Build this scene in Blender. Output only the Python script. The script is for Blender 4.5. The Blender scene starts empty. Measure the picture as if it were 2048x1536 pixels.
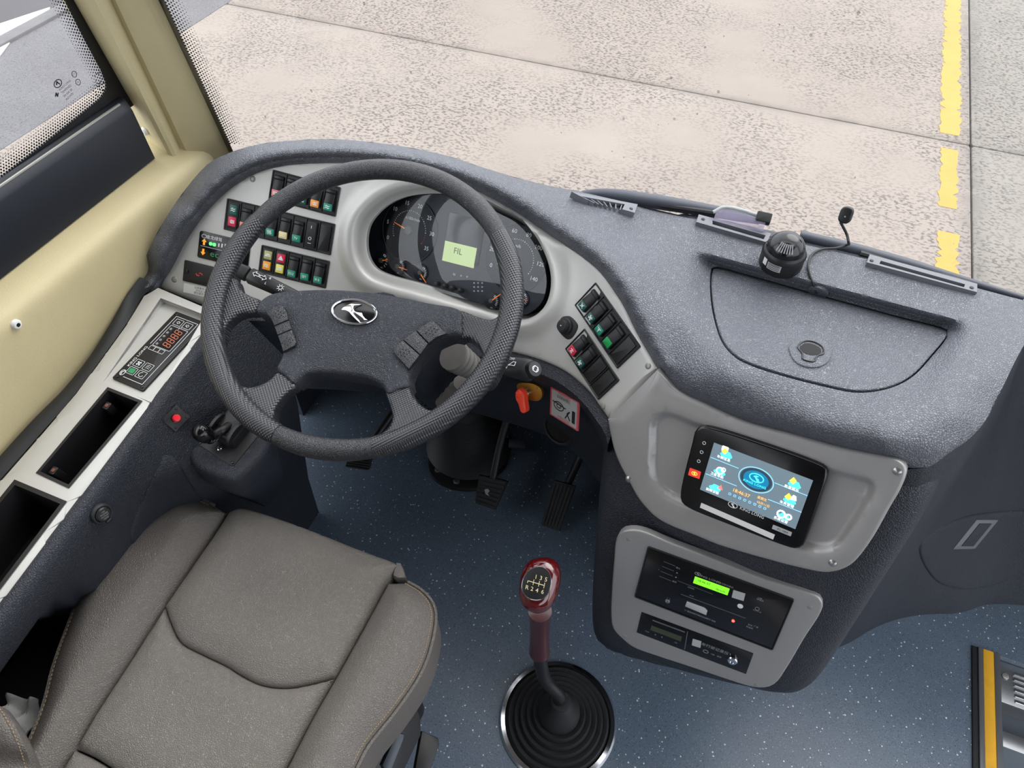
import bpy, bmesh, math, random
import numpy as np
from mathutils import Vector, Matrix
from mathutils.geometry import delaunay_2d_cdt
random.seed(7)
# ------------------------------------------------------------------ camera, sky, exposure
F_PX, CXP, CYP, CAM_Z = 1450.0, 1024.0, 768.0, 1.60
PITCH, YAW = math.radians(49.8), math.radians(21.9)
hdir = np.array([-math.sin(YAW), math.cos(YAW), 0.0])
rdir = np.array([math.cos(YAW), math.sin(YAW), 0.0])
zdir = np.array([0.0, 0.0, 1.0])
fdir = hdir*math.cos(PITCH) - zdir*math.sin(PITCH)
udir = hdir*math.sin(PITCH) + zdir*math.cos(PITCH)
CAM = np.array([0.0, 0.0, CAM_Z])
scene = bpy.context.scene
col = scene.collection
cd = bpy.data.cameras.new('camera')
cd.sensor_fit = 'HORIZONTAL'; cd.sensor_width = 36.0; cd.lens = F_PX/2048.0*36.0
cd.clip_start = 0.02; cd.clip_end = 200
cam = bpy.data.objects.new('camera', cd); col.objects.link(cam)
cam.matrix_world = Matrix(((rdir[0], udir[0], -fdir[0], 0), (rdir[1], udir[1], -fdir[1], 0), (rdir[2], udir[2], -fdir[2], CAM_Z), (0, 0, 0, 1)))
scene.camera = cam
world = bpy.data.worlds.new('overcast'); scene.world = world; world.use_nodes = True
wn = world.node_tree.nodes; wl = world.node_tree.links
bg = wn['Background']
tc = wn.new('ShaderNodeTexCoord'); sp = wn.new('ShaderNodeSeparateXYZ'); cr = wn.new('ShaderNodeValToRGB')
wl.new(tc.outputs['Generated'], sp.inputs[0]); wl.new(sp.outputs['Z'], cr.inputs[0])
cr.color_ramp.elements[0].position = 0.0; cr.color_ramp.elements[0].color = (0.62, 0.66, 0.72, 1)
cr.color_ramp.elements[1].position = 0.9; cr.color_ramp.elements[1].color = (0.95, 0.97, 1.0, 1)
wl.new(cr.outputs[0], bg.inputs[0]); bg.inputs[1].default_value = 1.75
sun = bpy.data.lights.new('sun', 'SUN'); sun.energy = 1.1; sun.angle = math.radians(50); sun.color = (1, 0.97, 0.93)
so = bpy.data.objects.new('sun', sun); col.objects.link(so)
so.rotation_euler = Vector((-0.25, -0.62, -0.74)).to_track_quat('-Z', 'Y').to_euler()
vs = scene.view_settings
vs.view_transform = 'Standard'; vs.look = 'None'; vs.gamma = 1.0; vs.use_curve_mapping = False
vs.exposure = 1.0

# ------------------------------------------------------------------ geometry helpers
def A(*v): return np.array(v, float)
def ray(px, py): return fdir + rdir*((px-CXP)/F_PX) + udir*((CYP-py)/F_PX)
def atZ(px, py, z): d = ray(px, py); return CAM + d*((z-CAM_Z)/d[2])
def atX(px, py, x): d = ray(px, py); return CAM + d*(x/d[0])
def atY(px, py, y): d = ray(px, py); return CAM + d*(y/d[1])
def unit(v): v = np.asarray(v, float); return v/np.linalg.norm(v)
def nrm(t, a):
    t = math.radians(t); a = math.radians(a)
    return A(math.sin(t)*math.sin(a), -math.sin(t)*math.cos(a), math.cos(t))
class Frame:
    """a flat working frame: origin o, axes e1 (right) e2 (up) and normal n"""
    def __init__(s, o, n, e1=(1, 0, 0)):
        s.o = A(*o); s.n = unit(n); e1 = A(*e1); e1 = e1 - s.n*(e1@s.n); s.e1 = unit(e1); s.e2 = np.cross(s.n, s.e1)
    def uv(s, px, py, h=0.0):
        d = ray(px, py); o = s.o + s.n*h; p = CAM + d*(((o-CAM)@s.n)/(d@s.n)); q = p-s.o
        return (q@s.e1, q@s.e2)
    def p(s, u, v, h=0.0): return s.o + s.e1*u + s.e2*v + s.n*h
    def px(s, px, py, h=0.0): return s.p(*s.uv(px, py, h), h)
    def sub(s, px, py, qx, qy, h=0.0):
        """frame on this plane (lifted h) at pixel p whose u axis points to pixel q"""
        a = s.px(px, py, h); b = s.px(qx, qy, h); return Frame(a, s.n, b-a)
    def rect(s, c, h=0.0):
        """frame + size for a rectangle with pixel corners TL TR BR BL"""
        P = [s.px(x, y, h) for x, y in c]
        e = (P[1]-P[0]) + (P[2]-P[3]); f = Frame(sum(P)/4, s.n, e)
        w = (np.linalg.norm(P[1]-P[0]) + np.linalg.norm(P[2]-P[3]))/2; hh = (np.linalg.norm(P[3]-P[0]) + np.linalg.norm(P[2]-P[1]))/2
        return f, w, hh
    def mat(s, u=0, v=0, h=0):
        o = s.p(u, v, h)
        return Matrix(((s.e1[0], s.e2[0], s.n[0], o[0]), (s.e1[1], s.e2[1], s.n[1], o[1]), (s.e1[2], s.e2[2], s.n[2], o[2]), (0, 0, 0, 1)))
LOC = Frame((0, 0, 0), (0, 0, 1))          # identity frame for meshes in local coordinates
def smooth_closed(pts, n=120, closed=True):
    """Catmull-Rom resampling of a 2-D or 3-D polyline"""
    P = np.array(pts, float); m = len(P); out = []
    segs = m if closed else m-1
    L = []
    for i in range(segs):
        p1, p2 = P[i], P[(i+1) % m]
        p0 = P[(i-1) % m] if closed or i > 0 else 2*p1-p2
        p3 = P[(i+2) % m] if closed or i+2 < m else 2*p2-p1
        d = [max(np.linalg.norm(a), 1e-6)**0.5 for a in (p1-p0, p2-p1, p3-p2)]
        t0, t1 = 0, d[0]; t2 = t1+d[1]; t3 = t2+d[2]
        for k in range(12):
            t = t1 + (t2-t1)*k/12
            A1 = (t1-t)/(t1-t0)*p0+(t-t0)/(t1-t0)*p1; A2 = (t2-t)/(t2-t1)*p1+(t-t1)/(t2-t1)*p2; A3 = (t3-t)/(t3-t2)*p2+(t-t2)/(t3-t2)*p3
            B1 = (t2-t)/(t2-t0)*A1+(t-t0)/(t2-t0)*A2; B2 = (t3-t)/(t3-t1)*A2+(t-t1)/(t3-t1)*A3
            L.append((t2-t)/(t2-t1)*B1+(t-t1)/(t2-t1)*B2)
    L.append(P[0] if closed else P[-1])
    L = np.array(L); s = np.concatenate([[0], np.cumsum(np.linalg.norm(np.diff(L, axis=0), axis=1))])
    q = np.linspace(0, s[-1], n+1 if closed else n)
    if closed: q = q[:-1]
    return np.stack([np.interp(q, s, L[:, k]) for k in range(P.shape[1])], 1)
def dens(pts, step):
    """straight-edged closed polygon resampled keeping corners"""
    out = []
    for i in range(len(pts)):
        a = np.array(pts[i], float); b = np.array(pts[(i+1) % len(pts)], float); k = max(1, int(np.linalg.norm(b-a)/step))
        out += [a+(b-a)*j/k for j in range(k)]
    return np.array(out)
def area2(P): P = np.asarray(P); x, y = P[:, 0], P[:, 1]; return 0.5*np.sum(x*np.roll(y, -1)-np.roll(x, -1)*y)
def offset(P, d):
    """inset (d>0 shrinks) a counter-clockwise closed polygon"""
    P = np.asarray(P, float); s = 1 if area2(P) > 0 else -1
    a = P-np.roll(P, 1, 0); b = np.roll(P, -1, 0)-P
    a /= np.maximum(np.linalg.norm(a, axis=1), 1e-9)[:, None]; b /= np.maximum(np.linalg.norm(b, axis=1), 1e-9)[:, None]
    na = np.stack([-a[:, 1], a[:, 0]], 1)*s; nb = np.stack([-b[:, 1], b[:, 0]], 1)*s
    m = na+nb; k = 1+np.sum(na*nb, 1)
    return P + d*m/np.maximum(k, 0.35)[:, None]
def rrect(w, h, r, seg=4, u=0, v=0):
    pts = []
    r = min(r, w/2-1e-6, h/2-1e-6)
    for cx, cy, a in ((w/2-r, -h/2+r, -90), (w/2-r, h/2-r, 0), (-w/2+r, h/2-r, 90), (-w/2+r, -h/2+r, 180)):
        for k in range(seg+1):
            t = math.radians(a+90*k/seg); pts.append((u+cx+r*math.cos(t), v+cy+r*math.sin(t)))
    return pts
def ell(a, b=None, n=32, u=0, v=0, rot=0):
    b = a if b is None else b; c, s = math.cos(rot), math.sin(rot)
    return [(u+a*math.cos(t)*c-b*math.sin(t)*s, v+a*math.cos(t)*s+b*math.sin(t)*c) for t in [2*math.pi*k/n for k in range(n)]]
def inside(P, q):
    x, y = q; c = False; P = np.asarray(P); X, Y = P[:, 0], P[:, 1]; X2, Y2 = np.roll(X, 1), np.roll(Y, 1)
    cond = ((Y > y) != (Y2 > y)); xi = (X2-X)*(y-Y)/np.where(np.abs(Y2-Y) < 1e-12, 1e-12, Y2-Y)+X
    return bool(np.sum(cond & (x < xi)) % 2)
def inside_many(P, Q):
    P = np.asarray(P); Q = np.asarray(Q); X, Y = P[:, 0][:, None], P[:, 1][:, None]; X2, Y2 = np.roll(P[:, 0], 1)[:, None], np.roll(P[:, 1], 1)[:, None]
    x, y = Q[:, 0][None], Q[:, 1][None]
    cond = ((Y > y) != (Y2 > y)); xi = (X2-X)*(y-Y)/np.where(np.abs(Y2-Y) < 1e-12, 1e-12, Y2-Y)+X
    return np.sum(cond & (x < xi), 0) % 2 == 1
def dist_many(P, Q):
    P = np.asarray(P); Q = np.asarray(Q); a = P; b = np.roll(P, -1, 0); best = np.full(len(Q), 1e9)
    for i in range(len(a)):
        d = b[i]-a[i]; L = d@d+1e-18; t = np.clip(((Q-a[i])@d)/L, 0, 1)
        best = np.minimum(best, np.linalg.norm(Q-(a[i]+t[:, None]*d), axis=1))
    return best
def cdt(outline, holes=(), spacing=None, extra=None, jitter=True):
    """constrained triangulation of a polygon with holes and inner grid points -> (points Nx2, triangles)"""
    V = [tuple(p) for p in outline]; n = len(V); E = [(i, (i+1) % n) for i in range(n)]
    for hl in holes:
        b = len(V); V += [tuple(p) for p in hl]; E += [(b+i, b+(i+1) % len(hl)) for i in range(len(hl))]
    O = np.array(outline); pts = []
    if spacing:
        x0, y0 = O.min(0); x1, y1 = O.max(0); row = 0; y = y0
        while y < y1:
            x = x0 + (spacing/2 if row % 2 else 0)
            while x < x1: pts.append((x, y)); x += spacing
            y += spacing*0.866; row += 1
    if extra is not None: pts += [tuple(p) for p in extra]
    if pts:
        Q = np.array(pts); ok = inside_many(O, Q) & (dist_many(O, Q) > (spacing or 0)*0.35)
        if extra is not None: ok[-len(extra):] = inside_many(O, Q[-len(extra):])
        for hl in holes: ok &= ~inside_many(hl, Q) & (dist_many(hl, Q) > (spacing or 0)*0.3)
        V += [tuple(p) for p in Q[ok]]
    r = delaunay_2d_cdt([Vector(p) for p in V], E, [], 0 if not holes else 0, 1e-7)
    P = np.array([tuple(v) for v in r[0]]); T = np.array([tuple(f) for f in r[2]])
    c = P[T].mean(1); ok = inside_many(O, c)
    for hl in holes: ok &= ~inside_many(hl, c)
    return P, T[ok]
class MB:
    """collects verts and faces for ONE mesh"""
    def __init__(s): s.v = []; s.f = []
    def add(s, V, Fc):
        b = len(s.v); s.v += [tuple(map(float, p)) for p in V]; s.f += [tuple(int(i)+b for i in f) for f in Fc]; return s
    def rings(s, R, caps=(True, True), closed=True):
        b = len(s.v); m = len(R[0])
        for r in R: s.v += [tuple(map(float, p)) for p in r]
        for k in range(len(R)-1):
            for i in range(m if closed else m-1):
                j = (i+1) % m; s.f.append((b+k*m+i, b+k*m+j, b+(k+1)*m+j, b+(k+1)*m+i))
        if caps[0]: s.f.append(tuple(b+i for i in range(m))[::-1])
        if caps[1]: s.f.append(tuple(b+(len(R)-1)*m+i for i in range(m)))
        return s
    def poly(s, fr, pts, h0, h1, bevel=0.0, seg=2, cap0=True):
        P = np.array(pts, float)
        if area2(P) < 0: P = P[::-1]
        R = [[fr.p(u, v, h0) for u, v in P]]
        if bevel > 0:
            for k in range(seg+1):
                t = math.pi/2*k/seg; Q = offset(P, bevel*(1-math.cos(t)))
                R.append([fr.p(u, v, h1-bevel+bevel*math.sin(t)) for u, v in Q])
        else: R.append([fr.p(u, v, h1) for u, v in P])
        return s.rings(R, (cap0, True))
    def box(s, fr, u0, u1, v0, v1, h0, h1, bevel=0.0):
        return s.poly(fr, [(u0, v0), (u1, v0), (u1, v1), (u0, v1)], h0, h1, bevel)
    def rbox(s, fr, u, v, w, h, r, h0, h1, bevel=0.0, seg=4):
        return s.poly(fr, rrect(w, h, r, seg, u, v), h0, h1, bevel)
    def frame(s, fr, outer, inner, h0, h1, bevel=0.0):
        """flat ring between two equally long polygons"""
        n = len(outer); O = np.array(outer); I = np.array(inner)
        R = [[fr.p(*p, h0) for p in O], [fr.p(*p, h1-bevel) for p in O], [fr.p(*p, h1) for p in offset(O, bevel)], [fr.p(*p, h1) for p in offset(I, -bevel)], [fr.p(*p, h1-bevel) for p in I], [fr.p(*p, h0) for p in I]]
        return s.rings(R, (False, False))
    def cyl(s, fr, u, v, r, h0, h1, seg=20, bevel=0.0): return s.poly(fr, ell(r, r, seg, u, v), h0, h1, bevel)
    def lathe(s, fr, u, v, prof, seg=32, caps=(True, True)):
        return s.rings([[fr.p(u+r*math.cos(2*math.pi*k/seg), v+r*math.sin(2*math.pi*k/seg), h) for k in range(seg)] for r, h in prof], caps)
    def tube(s, pts, rad, seg=8, n=None, caps=True, sy=1.0):
        P = smooth_closed(pts, n, closed=False) if n else np.array(pts, float)
        rr = np.interp(np.linspace(0, 1, len(P)), np.linspace(0, 1, len(rad)), rad) if hasattr(rad, '__len__') else [rad]*len(P)
        R = []; up = None
        for i, p in enumerate(P):
            t = unit(P[min(i+1, len(P)-1)]-P[max(i-1, 0)])
            if up is None: up = np.cross(t, (0.31, 0.2, 0.93)); up = unit(up)
            up = unit(up-t*(up@t)); w = np.cross(t, up)
            R.append([p+up*math.cos(2*math.pi*k/seg)*rr[i]+w*math.sin(2*math.pi*k/seg)*rr[i]*sy for k in range(seg)])
        return s.rings(R, (caps, caps))
    def stroke(s, fr, pts, w, h0, h1, closed=False):
        P = np.array(pts, float); n = len(P)
        for i in range(n if closed else n-1):
            a = P[i]; b = P[(i+1) % n]; d = b-a; L = np.linalg.norm(d)
            if L < 1e-9: continue
            d /= L; q = A(-d[1], d[0])*w/2; e = d*w*0.35
            s.poly(fr, [a-e-q, b+e-q, b+e+q, a-e+q], h0, h1, 0)
        return s
    def flat(s, fr, pts, h):
        P = np.array(pts, float)
        if area2(P) < 0: P = P[::-1]
        b = len(s.v); s.v += [tuple(fr.p(u, v, h)) for u, v in P]; s.f.append(tuple(range(b, b+len(P)))); return s
    def text(s, fr, txt, u, v, size, h, align='CENTER', rot=0.0, sx=1.0):
        cu = bpy.data.curves.new('t', 'FONT'); cu.body = txt; cu.size = size; cu.align_x = align; cu.align_y = 'CENTER'; cu.resolution_u = 2
        ob = bpy.data.objects.new('t', cu); col.objects.link(ob)
        bpy.context.view_layer.update()
        me = bpy.data.meshes.new_from_object(ob.evaluated_get(bpy.context.evaluated_depsgraph_get()))
        c, sn = math.cos(rot), math.sin(rot)
        s.add([fr.p(u+(p.co.x*sx*c-p.co.y*sn), v+(p.co.x*sx*sn+p.co.y*c), h) for p in me.vertices], [tuple(p.vertices) for p in me.polygons])
        bpy.data.meshes.remove(me); bpy.data.objects.remove(ob); bpy.data.curves.remove(cu)
        return s
    def mesh(s, name, m=None, smooth=40):
        me = bpy.data.meshes.new(name); me.from_pydata(s.v, [], s.f); me.validate(); 
        bm = bmesh.new(); bm.from_mesh(me); bmesh.ops.recalc_face_normals(bm, faces=bm.faces) if smooth is not False else None
        if smooth:
            for f in bm.faces: f.smooth = True
            lim = math.radians(smooth)
            for e in bm.edges:
                e.smooth = not (len(e.link_faces) == 2 and e.calc_face_angle(0) > lim)
        bm.to_mesh(me); bm.free()
        if m: me.materials.append(M[m])
        return me
    def build(s, name, m, parent=None, smooth=40, mw=None):
        o = link(name, s.mesh(name, m, smooth), parent, mw)
        if smooth is None and parent is not None and (name in ('lettering', 'dial_print', 'bezel_print', 'legend') or 'print' in name): o['kind'] = 'stuff'     # lettering too small to pick apart
        return o
WM = {}
def link(name, data, parent=None, mw=None):
    o = bpy.data.objects.new(name, data); col.objects.link(o)
    mw = mw if mw is not None else Matrix.Identity(4); WM[o.name] = mw
    if parent is not None:
        o.parent = parent; o.matrix_parent_inverse = WM[parent.name].inverted()
    o.matrix_basis = mw
    return o
def tag(o, label, cat, group=None):
    o['label'] = label; o['category'] = cat
    if group: o['group'] = group
    return o
def thing(name, loc, label, cat, group=None):
    o = link(name, None, None, Matrix.Translation(Vector(tuple(map(float, loc))))); o.empty_display_size = 0.05
    return tag(o, label, cat, group)
def struct(o): o['kind'] = 'structure'; return o
def solid(P3, N3, T, th):
    """sheet (points, normals, triangles) -> closed solid with thickness th below"""
    n = len(P3); V = list(P3)+list(np.array(P3)-np.array(N3)*th); Fc = [tuple(t) for t in T]+[tuple(i+n for i in t[::-1]) for t in T]
    cnt = {}
    for t in T:
        for i in range(3):
            e = (t[i], t[(i+1) % 3]); cnt[e] = cnt.get(e, 0)+1
    for (a, b) in list(cnt):
        if (b, a) not in cnt: Fc.append((b, a, a+n, b+n))
    return V, Fc
def smoothstep(a, b, x): t = np.clip((x-a)/(b-a), 0, 1); return t*t*(3-2*t)
def slab(fr, outline, th, edge=0.004, h=0.0, holes=(), spacing=None, crown=0.0, crown_w=0.05, rings=(0.0, 0.12, 0.35, 0.65, 1.0), hf=None):
    """plate on a frame with a rounded edge, optional crown (puffed middle); -> MB"""
    O = np.array(outline, float)
    if area2(O) < 0: O = O[::-1]
    ex = []
    for r in rings[1:]: ex += list(offset(O, edge*r))
    if crown:
        for r in (0.25, 0.5, 0.8): ex += list(offset(O, edge+(crown_w-edge)*r))
    P, T = cdt(O, holes, spacing, ex if ex else None)
    d = dist_many(O, P)
    hh = h - edge + np.sqrt(np.maximum(edge**2-(edge-np.minimum(d, edge))**2, 0))
    if crown: t = np.clip(d/crown_w, 0, 1); hh = hh + crown*np.sin(t*math.pi/2)
    if hf is not None: hh = hh + hf(P)
    P3 = [fr.p(u, v, k) for (u, v), k in zip(P, hh)]
    V, Fc = solid(P3, [fr.n]*len(P3), T, th)
    return MB().add(V, Fc)
def loft(curves, n, closed=False, sub=1):
    """open surface through equally resampled 3-D curves"""
    C3 = [smooth_closed(c, n, closed=False) for c in curves]
    if sub > 1:
        C3 = list(np.transpose(np.array([smooth_closed(np.array([c[i] for c in C3]), sub*(len(C3)-1)+1, closed=False) for i in range(n)]), (1, 0, 2)))
    return MB().rings(C3, (False, False), closed=False)
# placing things on built surfaces by ray casting
from mathutils.bvhtree import BVHTree
def caster(*objs):
    V = []; Fc = []
    for o in objs:
        b = len(V); V += [o.matrix_world @ v.co if False else v.co.copy() for v in o.data.vertices]; Fc += [tuple(i+b for i in p.vertices) for p in o.data.polygons]
    t = BVHTree.FromPolygons(V, Fc)
    def f(px, py):
        d = ray(px, py); r = t.ray_cast(Vector(CAM), Vector(d).normalized()); 
        if r[0] is None: return None, None
        n = np.array(r[1]); n = n if n@d < 0 else -n
        return np.array(r[0]), unit(n)
    return f
# ------------------------------------------------------------------ materials
M = {}
def lin(c): return tuple(((x/255)/12.92 if x <= 10 else ((x/255+0.055)/1.055)**2.4) for x in c)
def mat(name, rgb, rough=0.5, metal=0.0, spec=0.5, bump=None, var=None, emit=None, coat=0.0, speck=None, alpha=None, stretch=None):
    """principled material; bump=(kind, scale, strength, distance); var=(scale, amount); speck=[(scale, threshold, rgb)]"""
    m = bpy.data.materials.new(name); m.use_nodes = True; nt = m.node_tree; N = nt.nodes; L = nt.links
    b = N['Principled BSDF']; c = lin(rgb)
    b.inputs['Base Color'].default_value = (*c, 1); b.inputs['Roughness'].default_value = rough; b.inputs['Metallic'].default_value = metal
    b.inputs['Specular IOR Level'].default_value = spec; b.inputs['Coat Weight'].default_value = coat; b.inputs['Coat Roughness'].default_value = 0.08
    co = N.new('ShaderNodeTexCoord').outputs['Object']
    if stretch:
        mp = N.new('ShaderNodeMapping'); mp.inputs['Scale'].default_value = stretch; L.new(co, mp.inputs[0]); co = mp.outputs[0]
    cur = None
    if var:
        no = N.new('ShaderNodeTexNoise'); no.inputs['Scale'].default_value = var[0]; no.inputs['Detail'].default_value = 6; no.inputs['Roughness'].default_value = 0.65; L.new(co, no.inputs['Vector'])
        mr = N.new('ShaderNodeMapRange'); mr.inputs[1].default_value = 0.3; mr.inputs[2].default_value = 0.7; mr.inputs[3].default_value = 1-var[1]; mr.inputs[4].default_value = 1+var[1]; L.new(no.outputs['Fac'], mr.inputs[0])
        mx = N.new('ShaderNodeMix'); mx.data_type = 'RGBA'; mx.blend_type = 'MULTIPLY'; mx.inputs[0].default_value = 1; mx.inputs[6].default_value = (*c, 1); L.new(mr.outputs[0], mx.inputs[7]); cur = mx.outputs[2]
    for sc, th, srgb in (speck or []):
        vo = N.new('ShaderNodeTexVoronoi'); vo.inputs['Scale'].default_value = sc; L.new(co, vo.inputs['Vector'])
        nz = N.new('ShaderNodeTexWhiteNoise'); L.new(vo.outputs['Position'], nz.inputs['Vector'])
        mu = N.new('ShaderNodeMath'); mu.operation = 'MULTIPLY'; mu.inputs[1].default_value = th; L.new(nz.outputs['Value'], mu.inputs[0])
        lt = N.new('ShaderNodeMath'); lt.operation = 'LESS_THAN'; L.new(vo.outputs['Distance'], lt.inputs[0]); L.new(mu.outputs[0], lt.inputs[1])
        mx = N.new('ShaderNodeMix'); mx.data_type = 'RGBA'; L.new(lt.outputs[0], mx.inputs[0])
        if cur is None: mx.inputs[6].default_value = (*c, 1)
        else: L.new(cur, mx.inputs[6])
        mx.inputs[7].default_value = (*lin(srgb), 1); cur = mx.outputs[2]
    if cur is not None: L.new(cur, b.inputs['Base Color'])
    if bump:
        kind, sc, st, di = bump
        if kind == 'voronoi':
            t = N.new('ShaderNodeTexVoronoi'); t.feature = 'DISTANCE_TO_EDGE'; t.inputs['Scale'].default_value = sc; L.new(co, t.inputs['Vector'])
            rp = N.new('ShaderNodeMapRange'); rp.inputs[2].default_value = 0.25; L.new(t.outputs['Distance'], rp.inputs[0]); out = rp.outputs[0]
        elif kind == 'dots':
            # regular dimples: product of sines on the two axes of the mesh's own frame
            s = N.new('ShaderNodeSeparateXYZ'); L.new(co, s.inputs[0]); ax = []
            for k in (0, 1, 2):
                m1 = N.new('ShaderNodeMath'); m1.operation = 'MULTIPLY'; m1.inputs[1].default_value = sc; L.new(s.outputs[k], m1.inputs[0])
                m2 = N.new('ShaderNodeMath'); m2.operation = 'SINE'; L.new(m1.outputs[0], m2.inputs[0]); ax.append(m2.outputs[0])
            a = N.new('ShaderNodeMath'); a.operation = 'MULTIPLY'; L.new(ax[0], a.inputs[0]); L.new(ax[1], a.inputs[1]); out = a.outputs[0]
        else:
            t = N.new('ShaderNodeTexNoise'); t.inputs['Scale'].default_value = sc; t.inputs['Detail'].default_value = 4; L.new(co, t.inputs['Vector']); out = t.outputs['Fac']
        bu = N.new('ShaderNodeBump'); bu.inputs['Strength'].default_value = st; bu.inputs['Distance'].default_value = di; L.new(out, bu.inputs['Height']); L.new(bu.outputs[0], b.inputs['Normal'])
    if emit:
        b.inputs['Emission Color'].default_value = (*lin(rgb), 1); b.inputs['Emission Strength'].default_value = emit
    M[name] = m; return m
def glass(name, tint=(1, 1, 1), refl=1.0, rough=0.0, ior=1.5):
    m = bpy.data.materials.new(name); m.use_nodes = True; N = m.node_tree.nodes; L = m.node_tree.links; N.remove(N['Principled BSDF'])
    tr = N.new('ShaderNodeBsdfTransparent'); tr.inputs[0].default_value = (*tint, 1); gl = N.new('ShaderNodeBsdfGlossy'); gl.inputs['Roughness'].default_value = rough
    lw = N.new('ShaderNodeLayerWeight'); lw.inputs[0].default_value = 0.5; pw = N.new('ShaderNodeMath'); pw.operation = 'POWER'; pw.inputs[1].default_value = 4.5; L.new(lw.outputs['Facing'], pw.inputs[0])
    mu = N.new('ShaderNodeMath'); mu.operation = 'MULTIPLY_ADD'; mu.inputs[1].default_value = 0.8*refl; mu.inputs[2].default_value = 0.035*refl; mu.use_clamp = True; L.new(pw.outputs[0], mu.inputs[0])
    mx = N.new('ShaderNodeMixShader'); L.new(mu.outputs[0], mx.inputs[0]); L.new(tr.outputs[0], mx.inputs[1]); L.new(gl.outputs[0], mx.inputs[2]); L.new(mx.outputs[0], N['Material Output'].inputs[0])
    M[name] = m; return m
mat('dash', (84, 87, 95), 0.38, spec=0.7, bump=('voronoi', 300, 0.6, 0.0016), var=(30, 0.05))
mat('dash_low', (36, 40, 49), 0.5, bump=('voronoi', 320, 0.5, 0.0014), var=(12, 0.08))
mat('silver', (194, 193, 189), 0.4, metal=0.25, bump=('noise', 900, 0.08, 0.0004), var=(4, 0.035))
mat('silver_shaded', (158, 156, 155), 0.38, metal=0.35, bump=('noise', 900, 0.08, 0.0004), var=(5, 0.04))  # same silver, darkened for the shade on the steeper lower fascias
mat('beige', (196, 183, 143), 0.55, bump=('noise', 420, 0.35, 0.0012), var=(9, 0.035))
mat('black', (22, 22, 24), 0.45)
mat('black_gloss', (14, 14, 17), 0.16)
mat('rubber', (30, 31, 33), 0.6, bump=('noise', 300, 0.15, 0.0006), var=(20, 0.15))
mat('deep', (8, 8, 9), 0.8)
mat('window_black', (20, 24, 33), 0.4, var=(6, 0.1))
mat('frit', (14, 14, 18), 0.35)
mat('wheel', (30, 31, 35), 0.33, spec=0.6, bump=('voronoi', 520, 0.5, 0.0008))
mat('wheel_grip', (34, 35, 39), 0.34, spec=0.6, bump=('dots', 1250, 0.55, 0.0009))
mat('wheel_pad', (42, 45, 53), 0.45, bump=('voronoi', 420, 0.7, 0.0014))
mat('leather', (124, 119, 113), 0.42, spec=0.5, bump=('voronoi', 400, 0.7, 0.0016), var=(7, 0.06))
mat('leather_side', (104, 99, 94), 0.45, bump=('voronoi', 330, 0.5, 0.0016))
mat('stitch', (150, 128, 100), 0.7)
mat('floor_vinyl', (90, 104, 120), 0.36, spec=0.5, var=(3, 0.16), bump=('noise', 260, 0.25, 0.0012), speck=[(105, 0.21, (214, 220, 226)), (330, 0.36, (118, 132, 148)), (300, 0.34, (54, 66, 84))])
def concrete(name, rgb, fleck, joint_x=1.147, joint_y=4.845):
    """weathered yard concrete: fine dark flecks in patches, dirt along the joints (object space, metres)"""
    m = mat(name, rgb, 0.85, var=(1.6, 0.07), bump=('noise', 60, 0.4, 0.006)); nt = m.node_tree; N = nt.nodes; L = nt.links; b = N['Principled BSDF']; base = b.inputs['Base Color'].links[0].from_socket
    co = N.new('ShaderNodeTexCoord').outputs['Object']
    def noise(sc, de, lo, hi, st=None):
        v = co
        if st: mp = N.new('ShaderNodeMapping'); mp.inputs['Scale'].default_value = st; L.new(co, mp.inputs[0]); v = mp.outputs[0]
        t = N.new('ShaderNodeTexNoise'); t.inputs['Scale'].default_value = sc; t.inputs['Detail'].default_value = de; L.new(v, t.inputs['Vector'])
        r = N.new('ShaderNodeMapRange'); r.inputs[1].default_value = lo; r.inputs[2].default_value = hi; L.new(t.outputs['Fac'], r.inputs[0]); return r.outputs[0]
    def math_(op, a, c):
        q = N.new('ShaderNodeMath'); q.operation = op
        for i, x in enumerate((a, c)):
            if isinstance(x, (int, float)): q.inputs[i].default_value = x
            else: L.new(x, q.inputs[i])
        return q.outputs[0]
    fl = math_('MULTIPLY', noise(42, 2.5, .51, .585, (1.0, 1.5, 1)), noise(1.1, 3, .34, .56)); sp = N.new('ShaderNodeSeparateXYZ'); L.new(co, sp.inputs[0]); dirt = None
    for ax, at, w in ((0, joint_x, .11), (1, joint_y, .07)):
        d = math_('ABSOLUTE', math_('SUBTRACT', sp.outputs[ax], at), 0); r = N.new('ShaderNodeMapRange'); r.inputs[1].default_value = 0; r.inputs[2].default_value = w; r.inputs[3].default_value = .62; r.inputs[4].default_value = 0; L.new(d, r.inputs[0]); dirt = r.outputs[0] if dirt is None else math_('MAXIMUM', dirt, r.outputs[0])
    dirt = math_('MULTIPLY', dirt, noise(7, 4, .25, .6))
    fac = math_('MAXIMUM', math_('MULTIPLY', fl, .9), dirt)
    mx = N.new('ShaderNodeMix'); mx.data_type = 'RGBA'; L.new(fac, mx.inputs[0]); L.new(base, mx.inputs[6]); mx.inputs[7].default_value = (*lin(fleck), 1); L.new(mx.outputs[2], b.inputs['Base Color'])
concrete('concrete', (131, 122, 114), (84, 79, 76)); concrete('concrete_grey', (120, 115, 108), (82, 79, 76))
mat('asphalt', (98, 97, 100), 0.9, var=(1.6, 0.12), bump=('noise', 70, 0.6, 0.008), speck=[(70, 0.4, (76, 75, 78)), (110, 0.32, (124, 123, 124))])
mat('road_dark', (80, 78, 81), 0.9, var=(1.2, 0.12))
mat('paint_yellow', (164, 130, 62), 0.8, var=(5, 0.07), speck=[(60, 0.26, (138, 116, 76))])
mat('paint_white', (190, 188, 185), 0.8, var=(4, 0.06))
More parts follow.
